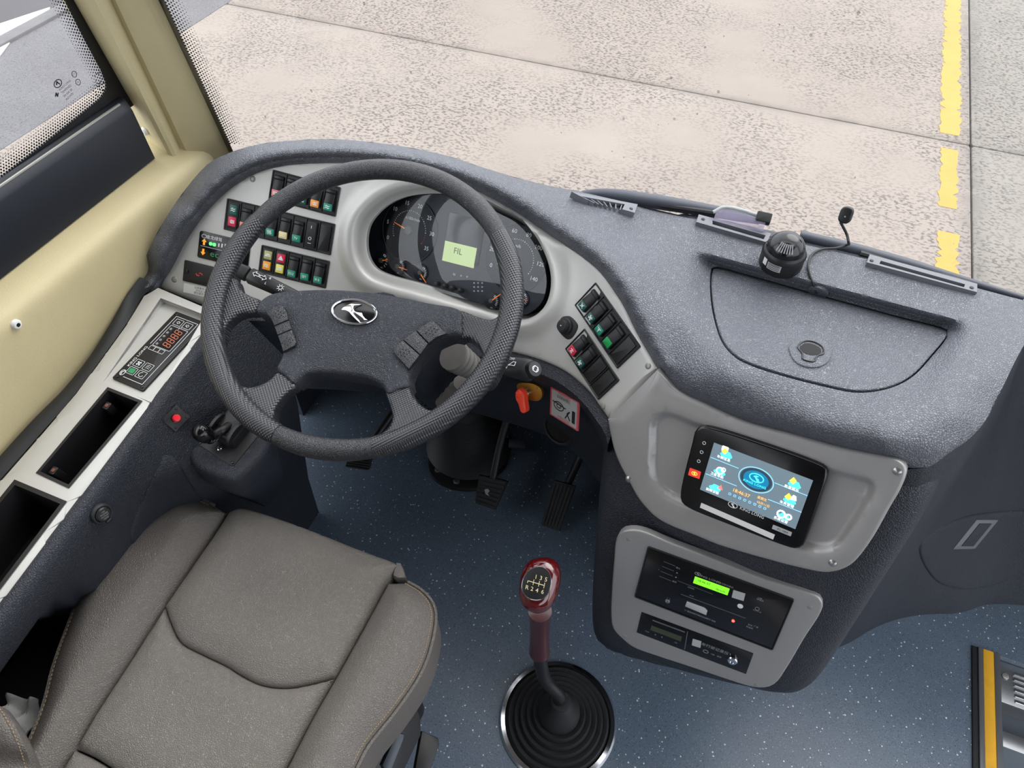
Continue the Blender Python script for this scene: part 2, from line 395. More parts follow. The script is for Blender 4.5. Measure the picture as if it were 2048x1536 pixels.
mat('kerb', (100, 99, 101), 0.85, var=(6, 0.12))
mat('chrome', (222, 224, 228), 0.12, metal=1.0)
mat('steel', (176, 178, 180), 0.3, metal=0.9)
mat('screw', (158, 156, 150), 0.4, metal=0.5)
mat('brass', (190, 142, 58), 0.4, metal=0.7, var=(90, 0.1))
mat('red_key', (236, 74, 50), 0.35, emit=0.06)
mat('red_button', (238, 38, 52), 0.35)
mat('knob_wood', (84, 10, 14), 0.08, coat=1.0, var=(60, 0.2), stretch=(1, 1, 0.2))
mat('sleeve_red', (66, 12, 16), 0.3, coat=0.3, var=(60, 0.15))
mat('grey_boot', (96, 93, 90), 0.6, var=(40, 0.12))
mat('cloth_white', (222, 222, 220), 0.9, bump=('noise', 90, 0.5, 0.004), var=(30, 0.06))
mat('label_white', (226, 226, 222), 0.5)
mat('label_grey', (176, 178, 178), 0.5)
mat('sticker_red', (206, 92, 96), 0.5)
mat('white_print', (228, 230, 232), 0.6, emit=0.05)
mat('grey_print', (150, 152, 155), 0.6)
mat('dim_print', (96, 100, 106), 0.6)
mat('cream_print', (224, 208, 160), 0.6)
mat('black_print', (24, 24, 26), 0.6)
mat('dial', (44, 48, 56), 0.5)
mat('dial_face', (34, 38, 45), 0.5)
mat('needle', (230, 130, 60), 0.4, emit=0.25)
mat('lcd_green', (196, 216, 150), 0.4, emit=0.22)
mat('lcd_bright', (120, 226, 40), 0.4, emit=0.55)
mat('lcd_off', (66, 70, 52), 0.4)
mat('seg_orange', (176, 100, 72), 0.4, emit=0.12)
mat('led_green', (70, 255, 90), 0.4, emit=1.6)
mat('eco_green', (40, 130, 80), 0.4, emit=0.12)
mat('eco_orange', (240, 160, 40), 0.4, emit=0.3)
mat('led_red', (255, 50, 40), 0.4, emit=5.0)
mat('emblem_red', (214, 70, 62), 0.4, emit=0.1)
for nm, c in (('green', (34, 132, 108)), ('bgreen', (24, 146, 78)), ('dgreen', (22, 84, 74)), ('red', (196, 36, 66)), ('pink', (196, 110, 112)), ('salmon', (206, 128, 104)), ('amber', (226, 150, 44)), ('orange', (222, 142, 62)), ('yellow', (214, 206, 84)), ('olive', (158, 158, 104)), ('cream', (214, 196, 140))):
    mat('lens_'+nm, c, 0.3, emit=0.06)
mat('screen_bg', (104, 122, 132), 0.25, emit=0.35)
mat('screen_line', (120, 176, 214), 0.3, emit=0.8)
mat('screen_blue', (16, 110, 150), 0.3, emit=0.5)
mat('screen_dark', (40, 62, 76), 0.3, emit=0.4)
mat('screen_cyan', (70, 220, 240), 0.3, emit=0.9)
mat('screen_white', (236, 246, 248), 0.3, emit=0.8)
mat('screen_orange', (250, 170, 60), 0.3, emit=0.8)
mat('screen_yellow', (252, 214, 70), 0.3, emit=0.8)
mat('screen_red', (232, 110, 100), 0.3, emit=0.7)
mat('tablet_red', (214, 62, 48), 0.4, emit=0.3)
mat('yellow_strip', (236, 176, 44), 0.5, var=(40, 0.08))
mat('clip_brown', (108, 62, 52), 0.5)
mat('vent_grey', (104, 106, 112), 0.5)
mat('wiper_dark', (60, 64, 74), 0.5)
mat('dark_steel', (62, 68, 76), 0.4, metal=0.4)
mat('ceiling', (120, 118, 114), 0.8)
mat('clear_plastic', (176, 168, 196), 0.25)
M['clear_plastic'].node_tree.nodes['Principled BSDF'].inputs['Alpha'].default_value = 0.35
glass('glass'); glass('glass_cover', (0.93, 0.95, 0.97), 1.6); mat('drop', (112, 108, 104), 0.1)
M['drop'].node_tree.nodes['Principled BSDF'].inputs['Alpha'].default_value = 0.5
# ------------------------------------------------------------------ reference planes of the cab (metres, floor z = 0, x right, y forward)
FL = Frame(atZ(600, 460, .80), nrm(53.7, 12.1))            # instrument panel, part left of the wheel
FR = Frame(atZ(1200, 660, .795), nrm(56, -32))             # instrument panel, part right of the wheel
FT = Frame(atZ(1510, 970, .745), nrm(62, -15.2))           # tablet fascia
_a = FT.px(1437, 1105); FW = Frame(CAM+(_a-CAM)*1.012, nrm(70, -3))   # recorder fascia
FS = Frame((-.84, .143, .634), (0, -.15, 1))               # side console top
def zpl(fr, x, y): return fr.o[2]-(fr.n[0]*(x-fr.o[0])+fr.n[1]*(y-fr.o[1]))/fr.n[2]
def zinst(x, y):
    a = zpl(FL, x, y); b = zpl(FR, x, y); return .5*(a+b+math.sqrt((a-b)**2+.05**2))
def inst(px, py):
    """point of the wrap-around instrument panel seen at a pixel, and its normal"""
    d = ray(px, py); lo, hi = .3, 2.2
    for _ in range(40):
        t = (lo+hi)/2; p = CAM+d*t
        if p[2] > zinst(p[0], p[1]): lo = t
        else: hi = t
    p = CAM+d*lo; e = 1e-4
    gx = (zinst(p[0]+e, p[1])-zinst(p[0]-e, p[1]))/(2*e); gy = (zinst(p[0], p[1]+e)-zinst(p[0], p[1]-e))/(2*e)
    return p, unit((-gx, -gy, 1))
class TPS:
    def __init__(s, pts, lam=1e-4):
        P = np.array(pts, float); s.X = P[:, :2]/1000; y = P[:, 2]; n = len(P)
        K = s.k(np.linalg.norm(s.X[:, None]-s.X[None], axis=2))+lam*np.eye(n); Q = np.c_[np.ones(n), s.X]
        sol = np.linalg.solve(np.block([[K, Q], [Q.T, np.zeros((3, 3))]]), np.r_[y, 0, 0, 0]); s.w, s.a = sol[:n], sol[n:]
    @staticmethod
    def k(r): return np.where(r > 0, r*r*np.log(np.maximum(r, 1e-9)), 0)
    def __call__(s, Q):
        Q = np.asarray(Q, float)/1000; return s.k(np.linalg.norm(Q[:, None]-s.X[None], axis=2))@s.w + np.c_[np.ones(len(Q)), Q]@s.a

# ------------------------------------------------------------------ outside: concrete yard, asphalt, kerb, markings
GZ = -.9
ground = struct(MB().box(LOC, -30, 30, -12, 40, GZ-.3, GZ-.06).build('ground', 'asphalt'))
rnd = random.Random(3)
def slab_piece(x0, x1, y0, y1, m='concrete', h=GZ):
    g = .004; MB().poly(LOC, rrect(x1-x0-2*g, y1-y0-2*g, .02, 2, (x0+x1)/2, (y0+y1)/2), GZ-.08, h, .008).build('concrete_slab', m, ground)
for (x0, x1) in ((-4.45, 1.147), (1.147, 6.7)):
    for (y0, y1) in ((-3, .6), (.6, 4.845), (4.845, 9.1), (9.1, 13.3)): slab_piece(x0, x1, y0, y1, 'concrete' if x0 < 1 else 'concrete_grey')
slab_piece(-5.55, -4.45, -3, 13.3, 'asphalt', GZ-.004)
slab_piece(-12, -5.65, -3, 13.3, 'road_dark', GZ-.004)
kb = MB().box(LOC, -5.66, -5.53, -3, 13.3, GZ-.06, GZ+.02, .012).build('kerb', 'kerb', ground)
def ragged(x0, x1, y0, y1, step, amp, seed):
    r = random.Random(seed); L = []; R = []; n = max(3, int((y1-y0)/step))
    for i in range(n+1):
        y = y0+(y1-y0)*i/n; k = amp*(1 if r.random() < .8 else 2.4); L.append((x0+r.uniform(-.2, 1)*k, y)); R.append((x1-r.uniform(-.2, 1)*k, y))
    return L+R[::-1]
for i, (y0, y1, xa, xb) in enumerate(((4.93, 9.3, .955, 1.09), (4.1, 4.75, .965, 1.075), (3.0, 3.86, .965, 1.085), (1.9, 2.6, .965, 1.07))):
    MB().poly(LOC, ragged(xa, xb, y0, y1, .028, .016, i+11), GZ-.001, GZ+.002).build('yellow_line_marking', 'paint_yellow', ground)
for i, (pts) in enumerate(([(0, 75), (0, 48), (60, 28), (100, 15), (98, 30), (70, 50), (40, 55)], [(0, 112), (0, 80), (22, 62), (38, 62), (20, 85)])):
    MB().poly(LOC, [tuple(atZ(x, y, GZ)[:2]) for x, y in pts], GZ-.003, GZ+.004).build('white_road_marking', 'paint_white', ground)

# ------------------------------------------------------------------ bus shell
floor_o = struct(MB().poly(LOC, [(-1.15, -4.0), (.735, -4.0), (.735, .93), (1.3, .93), (1.3, 1.35), (-1.15, 1.35)], -.04, 0).build('floor', 'floor_vinyl'))
struct(MB().box(LOC, -1.13, 1.45, 1.16, 1.20, -.4, .60).build('wall_front', 'dash_low'))
struct(MB().poly(LOC, [(-1.2, -4.0), (1.45, -4.0), (1.45, .62), (.2, .78), (-1.0, .62), (-1.2, .5)], 2.2, 2.26).build('ceiling', 'ceiling'))
struct(MB().box(LOC, -1.2, 1.45, -4.05, -4.0, -.04, 2.2).build('wall_back', 'ceiling'))
wr = MB()
wr.box(LOC, 1.45, 1.5, -4.0, -.35, -.04, 1.0).box(LOC, 1.45, 1.5, -4.0, -.35, 1.95, 2.26).box(LOC, 1.45, 1.5, -.45, -.35, 1.0, 1.95).box(LOC, 1.45, 1.5, -.35, 1.1, 2.1, 2.26).box(LOC, 1.45, 1.5, .95, 1.2, -.4, 2.1)
struct(wr.build('wall_right', 'ceiling'))
# left wall: profile (x, z) swept along y, beige panel below the window
def sweep_y(prof, y0, y1, name, m, parent=None, n=2):
    ys = np.linspace(y0, y1, n); mb = MB(); mb.rings([[(x, y, z) for x, z in prof] for y in ys], (True, True)); return mb.build(name, m, parent)
wl_prof = [(-1.0, .2), (-.996, .60), (-.994, .74), (-.994, .80), (-.9945, .815), (-.9965, .825), (-1.002, .833), (-1.010, .838), (-1.03, .846), (-1.062, .853), (-1.10, .853), (-1.10, .2)]
wall_left = struct(sweep_y(wl_prof, -4.0, .93, 'wall_left', 'beige'))
struct(MB().box(LOC, -1.17, -1.0, .93, 1.2, -.1, .6).build('wall_light_block', 'dash_low'))  # unseen box added to block daylight from the footwell corner
# black window surround: ledge, vertical band and frame around the glass
ws = MB()
ws.rings([[(x, y, z) for x, z in [(-1.067, .84), (-1.045, .852), (-1.05, .945), (-1.056, .962), (-1.060, .965), (-1.067, .966)]] for y in (-4.0, .845)], (True, True))
struct(ws.build('trim_1', 'window_black'))
struct(MB().tube([(-1.056, -4.0, .9625), (-1.056, .83, .9625)], .0022, 6).build('trim_2', 'screw'))
win = struct(link('window_1', None, None)); win.empty_display_size = .05
GX = Frame((-1.072, 0, 1.3), (1, 0, 0), (0, 1, 0))        # u runs forwards (+y), v up
# visible edge of the clear glass traced in the photo, continued to the hidden corners
c1 = [GX.uv(112, -30), GX.uv(165, 75), GX.uv(200, 140), GX.uv(209, 165), GX.uv(208, 180), GX.uv(196, 197), GX.uv(170, 218), GX.uv(80, 290), GX.uv(0, 352)]
v0 = c1[-1][1]
clear = c1 + [(-3.6, v0), (-3.6, .6), (c1[0][0]-.09, .6)]
outer = [(.93, -.36), (.80, .9), (-3.9, .9), (-3.9, -.36)]
clear_d = [tuple(p) for p in dens(clear, .05)]
P, T = cdt(dens(outer, .1), [clear_d], .2)
V, Fc = solid([GX.p(u, v, .004) for u, v in P], [GX.n]*len(P), T, .003); MB().add(V, Fc).build('window_frame', 'frit', win)
MB().poly(GX, outer, -.004, 0).build('window_glass', 'glass', win)
def frit_dots(fr, path, inward, rows, pitch, r0, h, name, parent):
    """black ceramic dots fading inward from a glass border"""
    mb = MB(); Pp = np.array(path, float); seg = np.linalg.norm(np.diff(Pp, axis=0), axis=1); s = np.r_[0, np.cumsum(seg)]
    for k in range(rows):
        n = int(s[-1]/pitch)
        for i in range(n):
            q = (i+.5*(k % 2))*pitch; x = np.interp(q, s, Pp[:, 0]); y = np.interp(q, s, Pp[:, 1])
            j = min(np.searchsorted(s, q, 'right')-1, len(seg)-1); d = (Pp[j+1]-Pp[j])/seg[j]; nn = A(-d[1], d[0])*inward
            c = A(x, y)+nn*(pitch*.75*(k+.4)); r = r0*(1-.75*k/rows); mb.flat(fr, ell(r, r, 6, c[0], c[1]), h)
    o = mb.build(name, 'frit', parent, smooth=None); o['kind'] = 'stuff'; return o
def sign_in(path, centre):
    a, b = A(*path[0]), A(*path[1]); d = b-a; return 1 if (A(-d[1], d[0])@(A(*centre)-a)) > 0 else -1
vis = c1 + [(c1[-1][0]-.15, v0)]
frit_dots(GX, vis, sign_in(vis, (-.5, .1)), 7, .0052, .0021, .0045, 'frit_dots', win)
# maker's mark etched on the side glass
fm = GX.sub(118, 196, 160, 158)
mk = MB(); e = ell(.0075, .0052, 24, .012, .018); mk.stroke(fm, e, .0012, .0006, .0011, True); mk.stroke(fm, [(.009, .018), (.012, .021), (.014, .016)], .002, .0006, .0011)
for k, t in enumerate(('KING LONG', 'TEMPERED', 'E4 43R 00', 'AS2 M70')): mk.text(fm, t, .002+.006, .009-.006*k, .0048, .0008, 'LEFT')
mk.stroke(fm, ell(.0045, .0045, 16, .046, .012), .0008, .0006, .0011, True); mk.stroke(fm, ell(.0045, .0045, 16, .044, -.001), .0008, .0006, .0011, True); mk.text(fm, 'CCC', .046, .012, .0036, .0008); mk.text(fm, '43', .044, -.001, .0036, .0008)
mk.stroke(fm, [(-.004, .006), (0, .009), (-.001, .004), (.003, .007)], .0018, .0006, .0011)
mk.build('glass_marking', 'black_print', win, smooth=None)

# A-pillar: five lines from pixels, lofted between z = .55 and 2.25
def pl_line(a, b, x):
    p, q = atX(*a, x), atX(*b, x); d = (q-p)/(q[2]-p[2]); return lambda z: p+d*(z-p[2])
LA = pl_line((245, 200), (125, 0), -1.095); LB = pl_line((335, 300), (180, 0), -1.035); LC = pl_line((352, 310), (205, 0), -1.025); LD = pl_line((372, 320), (222, 0), -1.032); LE = pl_line((452, 300), (312, 0), -.982)
zs = np.linspace(.55, 2.22, 9)
def sec(z):
    a, b, c, d, e = LA(z), LB(z), LC(z), LD(z), LE(z)
    ac = a*.96+b*.04
    pts = [a, a*.6+b*.4+A(.012, -.003, 0), b*.85+a*.15+A(.004, -.002, 0), b+A(-.002, -.002, 0), b*.6+c*.4+A(.003, -.003, 0), c, c*.4+d*.6, d, d*.85+e*.15+A(.004, -.008, 0), d*.4+e*.6+A(.006, -.006, 0), e+A(.001, -.004, 0), e+A(.003, .002, 0), e+A(-.03, .03, 0), a+A(-.05, .05, 0)]
    return pts
struct(MB().rings([sec(z) for z in zs], (True, True)).build('trim_3', 'beige', smooth=35))
# beige corner filler below the pillar beside the black ledge
# windscreen: vertical glass curved round to the pillar
def wsy(x): t = max(0, (-x-.05)/.935); t2 = max(0, (x-.45)/.935); return 1.082-.135*t**2.6-.135*t2**2.6
RK = (LE(1.1)[1]-LE(.8)[1])/.3
def wsp(x, z): return A(x, wsy(x)+RK*(z-.83), z)
xs = np.linspace(-.99, 1.4, 40)
wind = struct(link('window_2', None, None)); wind.empty_display_size = .05
g = MB(); g.rings([[wsp(x, z) for x in xs] for z in np.linspace(.70, 2.3, 14)], (False, False), closed=False)
gv = np.array(g.v); V, Fc = solid(gv, np.tile(A(0, -1, 0), (len(gv), 1)), [t for f in g.f for t in ((f[0], f[1], f[2]), (f[0], f[2], f[3]))], -.005)
MB().add(V, Fc).build('windscreen_glass', 'glass', wind)
fs = MB(); fz = np.linspace(.72, 2.2, 12)
fs.rings([[LE(z)+A(-.01, .012, 0), LE(z)+A(.001, .004, 0), wsp(LE(z)[0]+.017, z)+A(0, -.001, 0), wsp(LE(z)[0]+.017, z)+A(0, .001, 0)] for z in fz], (True, True)); fs.build('windscreen_border', 'frit', wind)
fd = MB()
for k in range(7):
    for i in range(150):
        z = .84+(i+.5*(k % 2))*.0052; x = LE(z)[0]+.018+.0042*(k+.3); p = wsp(x, z)-A(0, .001, 0); r = .0019*(1-.75*k/7)
        t = unit(wsp(x+.001, z)-wsp(x-.001, z)); b = len(fd.v); fd.v += [tuple(p+t*r*math.cos(a)+A(0, 0, 1)*r*math.sin(a)) for a in np.arange(6)*math.pi/3]; fd.f.append(tuple(range(b, b+6)))
o = fd.build('frit_dots', 'frit', wind, smooth=None); o['kind'] = 'stuff'
# raindrops on the outside of the windscreen
rd = MB(); r_ = random.Random(5)
for i in range(420):
    x = r_.uniform(-.9, .9); z = r_.uniform(.86, 1.75); p = wsp(x, z)+A(0, .0055, 0); s = r_.choice((.0007, .001, .001, .0014, .0022)); k = r_.uniform(1, 1.6)
    rd.rings([[p+A(s*q*math.cos(a), hh, s*k*q*math.sin(a)) for a in np.arange(8)*math.pi/4] for q, hh in ((1, 0), (.8, s*.4), (.35, s*.6))], (False, True))
o = rd.build('raindrops', 'drop', wind); o['kind'] = 'stuff'

# ------------------------------------------------------------------ dashboard
dash = thing('dashboard', (-.2, .95, 0), 'dark grey moulded bus dashboard with silver fascia panels under the windscreen', 'dashboard')
SIL_TOP = [(316, 575), (330, 549), (354, 505), (377, 463), (401, 430), (431, 395), (464, 367), (499, 345.6), (534, 332.7), (581, 324.5), (651, 321), (710, 322), (800, 333), (880, 351), (950, 377.5), (996, 401), (1043, 429), (1090, 462), (1125, 485), (1160, 509), (1182, 526), (1208, 552), (1229, 583), (1250, 615), (1268, 654), (1286.5, 687.5), (1316, 737)]
SIL_BOT = [(1216, 837), (1198, 812.5), (1182, 789), (1156, 763), (1125, 740), (1091, 724), (1052, 711), (1000, 698), (900, 672), (750, 640), (600, 622), (500, 618), (409, 613)]
TAB = [(1316, 738), (1336, 760), (1354, 778.6), (1377.6, 791.6), (1400, 801), (1486, 840), (1584, 867), (1682, 894), (1767, 911), (1799, 920.6), (1813.6, 938), (1804, 972), (1779, 1016), (1743, 1079), (1706, 1125.6), (1682, 1139), (1652, 1144), (1608, 1136.6), (1535, 1118), (1437, 1089), (1389, 1069.5), (1340, 1050), (1310, 1032), (1280, 1000), (1258, 962), (1240, 928), (1229, 900), (1221, 866), (1216, 838)]
LOWP = [(1258, 1058.8), (1242, 1063.4), (1233, 1077.5), (1228, 1122), (1223.4, 1180), (1222, 1227.5), (1226, 1255.6), (1242, 1274), (1265.6, 1293), (1317, 1312), (1387, 1335), (1458, 1359), (1505, 1373), (1533, 1374), (1551, 1366), (1575, 1333), (1610, 1274), (1640, 1227.5), (1646, 1209), (1640, 1194.7), (1617, 1185), (1528, 1157), (1434, 1120), (1340, 1084.5), (1282, 1061)]
CLU = [(724.5, 490), (730, 452), (750, 424), (778, 403), (811, 391), (856, 386), (900, 389), (950, 405), (1000, 430), (1030, 446), (1055, 471), (1078, 509), (1090, 546), (1091, 574), (1083, 602), (1067, 619), (1048, 627), (1005, 615), (930, 596), (868, 579), (830, 568), (774, 553), (746, 540), (731, 520)]
CLU = smooth_closed(CLU, 130)
# silver instrument panel with the raised rim round the cluster and cut-outs for nothing else (switch banks sit on top)
st = smooth_closed(SIL_TOP, 110, closed=False); sb = smooth_closed(SIL_BOT, 70, closed=False)
OUT = np.vstack([st, sb])
ring_px = []
for d in (4, 9, 15, 22, 30, 38, 46, 54): ring_px += list(offset(CLU, -d))
inr = []
for d in (2, 5): inr += list(offset(OUT, d))
gr = np.array([(x+(7 if (y//14) % 2 else 0), y) for x in range(300, 1330, 14) for y in range(310, 850, 14)], float); gr = gr[(dist_many(CLU, gr) > 60) & (dist_many(OUT, gr) > 6)]
P, T = cdt(OUT, [CLU], None, ring_px+inr+list(gr))
dc = dist_many(CLU, P); do = dist_many(OUT, P)
def rim_h(d): return -.022*(1-smoothstep(0, 16, d)) + .010*smoothstep(2, 24, d)*(1-smoothstep(24, 58, d))
P3 = []; N3 = []
for (x, y), a, b in zip(P, dc, do):
    p, n = inst(x, y); hh = rim_h(a)*(1 if b > 12 else b/12) - (.003*(1-b/5)**2 if b < 5 else 0)
    P3.append(p+n*hh); N3.append(n)
V, Fc = solid(P3, N3, T, .012)
ipan = MB().add(V, Fc).build('instrument_panel', 'silver', dash)
def cap(fr, px, py, r, parent, m='screw', dome=.0015, name='screw_cap'):
    u, v = fr.uv(px, py); return MB().lathe(fr, u, v, [(r, -.002), (r, .0006), (r*.85, dome), (r*.4, dome*1.35)], 20).build(name, m, parent)
for fr, x, y in ((FL, 506, 358), (FL, 349, 559), (FR, 1156, 521), (FR, 1297, 732), (FR, 1207, 812)): cap(fr, x, y, .0055, ipan)
cap(FR, 1088, 708, .005, ipan, 'black', .0006)
# tablet fascia
tab = smooth_closed(TAB[:9], 40, closed=False); tab2 = smooth_closed(TAB[8:], 110, closed=False)
TABD = np.vstack([tab[:-1], tab2])
REC = smooth_closed([(1300, 845), (1314, 827), (1332, 822), (1356, 828), (1400, 846), (1560, 905), (1700, 945), (1740, 955), (1752, 968), (1750, 985), (1700, 1070), (1674, 1098), (1650, 1104), (1600, 1098), (1480, 1052), (1342, 1000), (1306, 970), (1296, 935), (1298, 890)], 90)
def tab_h(P):
    d = dist_many(REC_uv, P); ins = inside_many(REC_uv, P); sd = np.where(ins, d, -d); return -.009*smoothstep(-.001, .011, sd)
REC_uv = np.array([FT.uv(*p) for p in REC])
TO = np.array([FT.uv(*p) for p in TABD]); 
if area2(TO) < 0: TO = TO[::-1]
RC = REC_uv if area2(REC_uv) > 0 else REC_uv[::-1]; exr = []
for d in (-.002, .001, .004, .007, .010, .013): exr += list(offset(RC, d))
ed = []
for r in (.0008, .002, .004): ed += list(offset(TO, r))
P, T = cdt(TO, [], .014, exr+ed); dd = dist_many(TO, P); hh = .003+tab_h(P)-.004+np.sqrt(np.maximum(.004**2-(.004-np.minimum(dd, .004))**2, 0))
V, Fc = solid([FT.p(u, v, k) for (u, v), k in zip(P, hh)], [FT.n]*len(P), T, .012)
tpan = MB().add(V, Fc).build('tablet_fascia', 'silver_shaded', dash)
for x, y in ((1795, 941), (1666, 1124), (1259, 957)): cap(FT, x, y, .006, tpan, 'steel', .004)
# recorder fascia
lp = slab(FW, np.array([FW.uv(*p) for p in smooth_closed(LOWP, 110)]), .01, .003, .002, spacing=.02).build('recorder_fascia', 'silver_shaded', dash)
for x, y in ((1258, 1077), (1620, 1213), (1251, 1271), (1513, 1368)): cap(FW, x, y, .005, lp, 'screw', .002)
# centre stack body: smooth intersection of half spaces, meshed radially from inside
def halfspace(p, n): return (A(*p), unit(n))
HS = [halfspace(FT.p(0, 0, -.003), FT.n), halfspace(FW.p(0, 0, -.003), FW.n)]
Lp0, Lp1 = FW.px(1163, 1240), FT.px(1178, 935)
dl = Lp0-Lp1; HS.append(halfspace(Lp0, np.cross(dl, (0, 1, 0)) if np.cross(dl, (0, 1, 0))[0] < 0 else -np.cross(dl, (0, 1, 0))))
B0, B1 = FW.px(1212, 1336), FW.px(1575, 1428); db = B1-B0; nb = np.cross(db, (0, 1, -.15)); nb = nb if nb[2] < 0 else -nb; HS.append(halfspace(B0, nb))
R0, R1 = FW.px(1655, 1365), FT.px(1905, 1005); dr = R1-R0; nr = np.cross(dr, (.15, 1, 0)); nr = nr if nr[0] > 0 else -nr; HS.append(halfspace(R0, nr))
HS.append(halfspace(FR.p(0, 0, -.016), FR.n))
HS += [halfspace((0, 1.15, 0), (0, 1, 0)), halfspace((0, 0, .862), (0, .05, 1))]
KS = .02
def sdf(p):
    d = np.array([(p-q)@n for q, n in HS]); m = d.max(); return m+KS*math.log(np.sum(np.exp((d-m)/KS)))
ctr = A(.1, .78, .6); rings_ = []
NA, NB_ = 120, 90
for i in range(1, NB_):
    th = math.pi*i/NB_; ring = []
    for j in range(NA):
        ph = 2*math.pi*j/NA; d = A(math.sin(th)*math.cos(ph), -math.cos(th), math.sin(th)*math.sin(ph)); lo, hi = 0, 1.0
        for _ in range(22):
            t = (lo+hi)/2
            if sdf(ctr+d*t) < 0: lo = t
            else: hi = t
        ring.append(ctr+d*lo)
    rings_.append(ring)
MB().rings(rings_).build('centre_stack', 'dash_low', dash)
# pedestal that carries the centre stack down to the floor
MB().poly(LOC, rrect(.40, .34, .05, 5, .16, .92), 0, .5).build('stack_pedestal', 'dash_low', dash)

# dash top: thin-plate surface through control points (pixel x, pixel y, height)
def inst_z(x, y): return inst(x, y)[0][2]
ctrl = []
ST = np.array(SIL_TOP)
def normals_out(C_):
    t = np.gradient(C_, axis=0); n = np.stack([t[:, 1], -t[:, 0]], 1); return n/np.linalg.norm(n, axis=1)[:, None]
cs = smooth_closed(SIL_TOP, 34, closed=False); no = normals_out(cs)
for (x, y), (nx, ny) in zip(cs, no):
    z = inst_z(x, y); ctrl += [(x, y, z+.000), (x+nx*7, y+ny*7, z+.014), (x+nx*17, y+ny*17, z+.026)]
    if x > 1060: ctrl.append((x+nx*34, y+ny*34, z+.030))
SILH = [(283, 580), (290, 520), (312, 470), (345, 415), (388, 357), (420, 325), (457, 306), (520, 288), (600, 280), (660, 278), (740, 284), (830, 297), (900, 313), (960, 333), (1040, 357), (1100, 372), (1150, 381)]
for (x, y) in smooth_closed(SILH, 26, closed=False):
    j = np.argmin(np.linalg.norm(cs-A(x, y), axis=1)); z = inst_z(*cs[j]); k = float(np.clip((x-1000)/150, 0, 1)); ctrl.append((x, y, (z+.020)*(1-k)+k*.868))
ct = smooth_closed(TAB[:9], 14, closed=False); nt_ = normals_out(ct)
for (x, y), (nx, ny) in list(zip(ct, nt_))[2:]:
    z = FT.px(x, y)[2]; ctrl += [(x, y, z-.002), (x+nx*10, y+ny*10, z+.014), (x+nx*28, y+ny*28, z+.030)]
ctrl += [(1250, 408, .853), (1400, 440, .845), (1600, 490, .842), (1750, 525, .842), (1900, 565, .842), (2045, 603, .842), (2200, 640, .842), (1250, 480, .862), (1320, 560, .860), (1370, 650, .858), (1400, 700, .858), (1460, 770, .862), (1330, 480, .85), (1380, 560, .848), (1800, 822, .885), (1870, 800, .885), (1920, 830, .884), (1960, 740, .876), (2020, 700, .868), (1930, 690, .862), (1990, 640, .855), (2200, 700, .85),
         (1650, 812, .872), (1560, 795, .868), (1720, 805, .878), (1500, 650, .856), (1650, 690, .860), (1800, 720, .866), (1600, 600, .848), (1750, 640, .850), (1900, 860, .878), (1860, 900, .868), (1960, 800, .87), (1985, 850, .855)]
LID = smooth_closed([(1424, 548), (1428, 536), (1440, 537), (1500, 553), (1660, 598), (1800, 636), (1885, 658), (1895, 664), (1890, 676), (1862, 710), (1830, 745), (1800, 765), (1760, 778), (1712, 782), (1640, 768), (1560, 747), (1500, 727), (1472, 712), (1448, 685), (1432, 640), (1424, 590)], 110)
tps0 = TPS(ctrl, 2e-6)
def step_y(x): return 501+.265*(x-1400)
def recess(P):
    """storage recess in the dash top: a step down from the windscreen shelf, running out towards the driver"""
    P = np.asarray(P, float); q = P[:, 1]-step_y(P[:, 0]); side = smoothstep(1372, 1428, P[:, 0])*(1-smoothstep(1888, 1950, P[:, 0]+.55*(P[:, 1]-655)))
    return -.026*smoothstep(0, 25, q)*side*(1-smoothstep(30, 205, q))
def tps(P): return tps0(P)+recess(P)
def lid_z(x, y): return float(tps([(x, y)])[0])
REAR = [tuple(p) for p in ct[1:]]+[(1850, 935), (1900, 905), (1945, 872), (1975, 835), (2005, 775), (2048, 690), (2100, 620)]
DOUT = np.vstack([smooth_closed(SILH, 70, closed=False), smooth_closed([(1150, 381), (1250, 404), (1400, 440), (1600, 487), (1800, 535), (1950, 575), (2045, 600), (2100, 612)], 50, closed=False)[1:], smooth_closed(REAR[::-1], 60, closed=False)[1:], st[::-1]])
LIDH = offset(LID, -3.5)
exd = []
st_n = normals_out(st)
for k in (3, 6, 10, 14, 18, 24, 32): exd += list(st+st_n*k)
for k in (3, 8): exd += list(offset(LID, -3.5-k))
for t in np.linspace(0, 1, 110):
    for q in (-4, 2, 7, 12, 17): exd.append((1372+530*t, step_y(1372+530*t)+q))
P, T = cdt(DOUT, [LIDH], 11, exd); z = tps(P)
P3 = np.array([atZ(x, y, k) for (x, y), k in zip(P, z)])
V, Fc = solid(P3, np.tile(A(0, -.3, .95), (len(P3), 1)), T, .012)
dtop = MB().add(V, Fc).build('dash_top', 'dash', dash, smooth=60)
# dark well under the lid and the lid itself
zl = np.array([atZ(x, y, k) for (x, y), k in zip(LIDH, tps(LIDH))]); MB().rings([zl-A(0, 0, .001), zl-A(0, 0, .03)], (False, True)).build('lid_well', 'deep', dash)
ex = []
for d in (1, 2.5, 5): ex += list(offset(LID, d))
P, T = cdt(LID, [], 16, ex); d = dist_many(LID, P); z = tps(P)-.0025*np.clip(1-d/5, 0, 1)**2
P3 = np.array([atZ(x, y, k) for (x, y), k in zip(P, z)]); V, Fc = solid(P3, np.tile(A(0, 0, 1.), (len(P3), 1)), T, .008)
lid = MB().add(V, Fc).build('storage_lid', 'dash', dash)
lf = Frame(atZ(1617, 707, lid_z(1617, 707)), np.cross(atZ(1700, 720, lid_z(1700, 720))-atZ(1540, 690, lid_z(1540, 690)), atZ(1600, 640, lid_z(1600, 640))-atZ(1630, 770, lid_z(1630, 770))))
if lf.n[2] < 0: lf = Frame(lf.o, -lf.n)
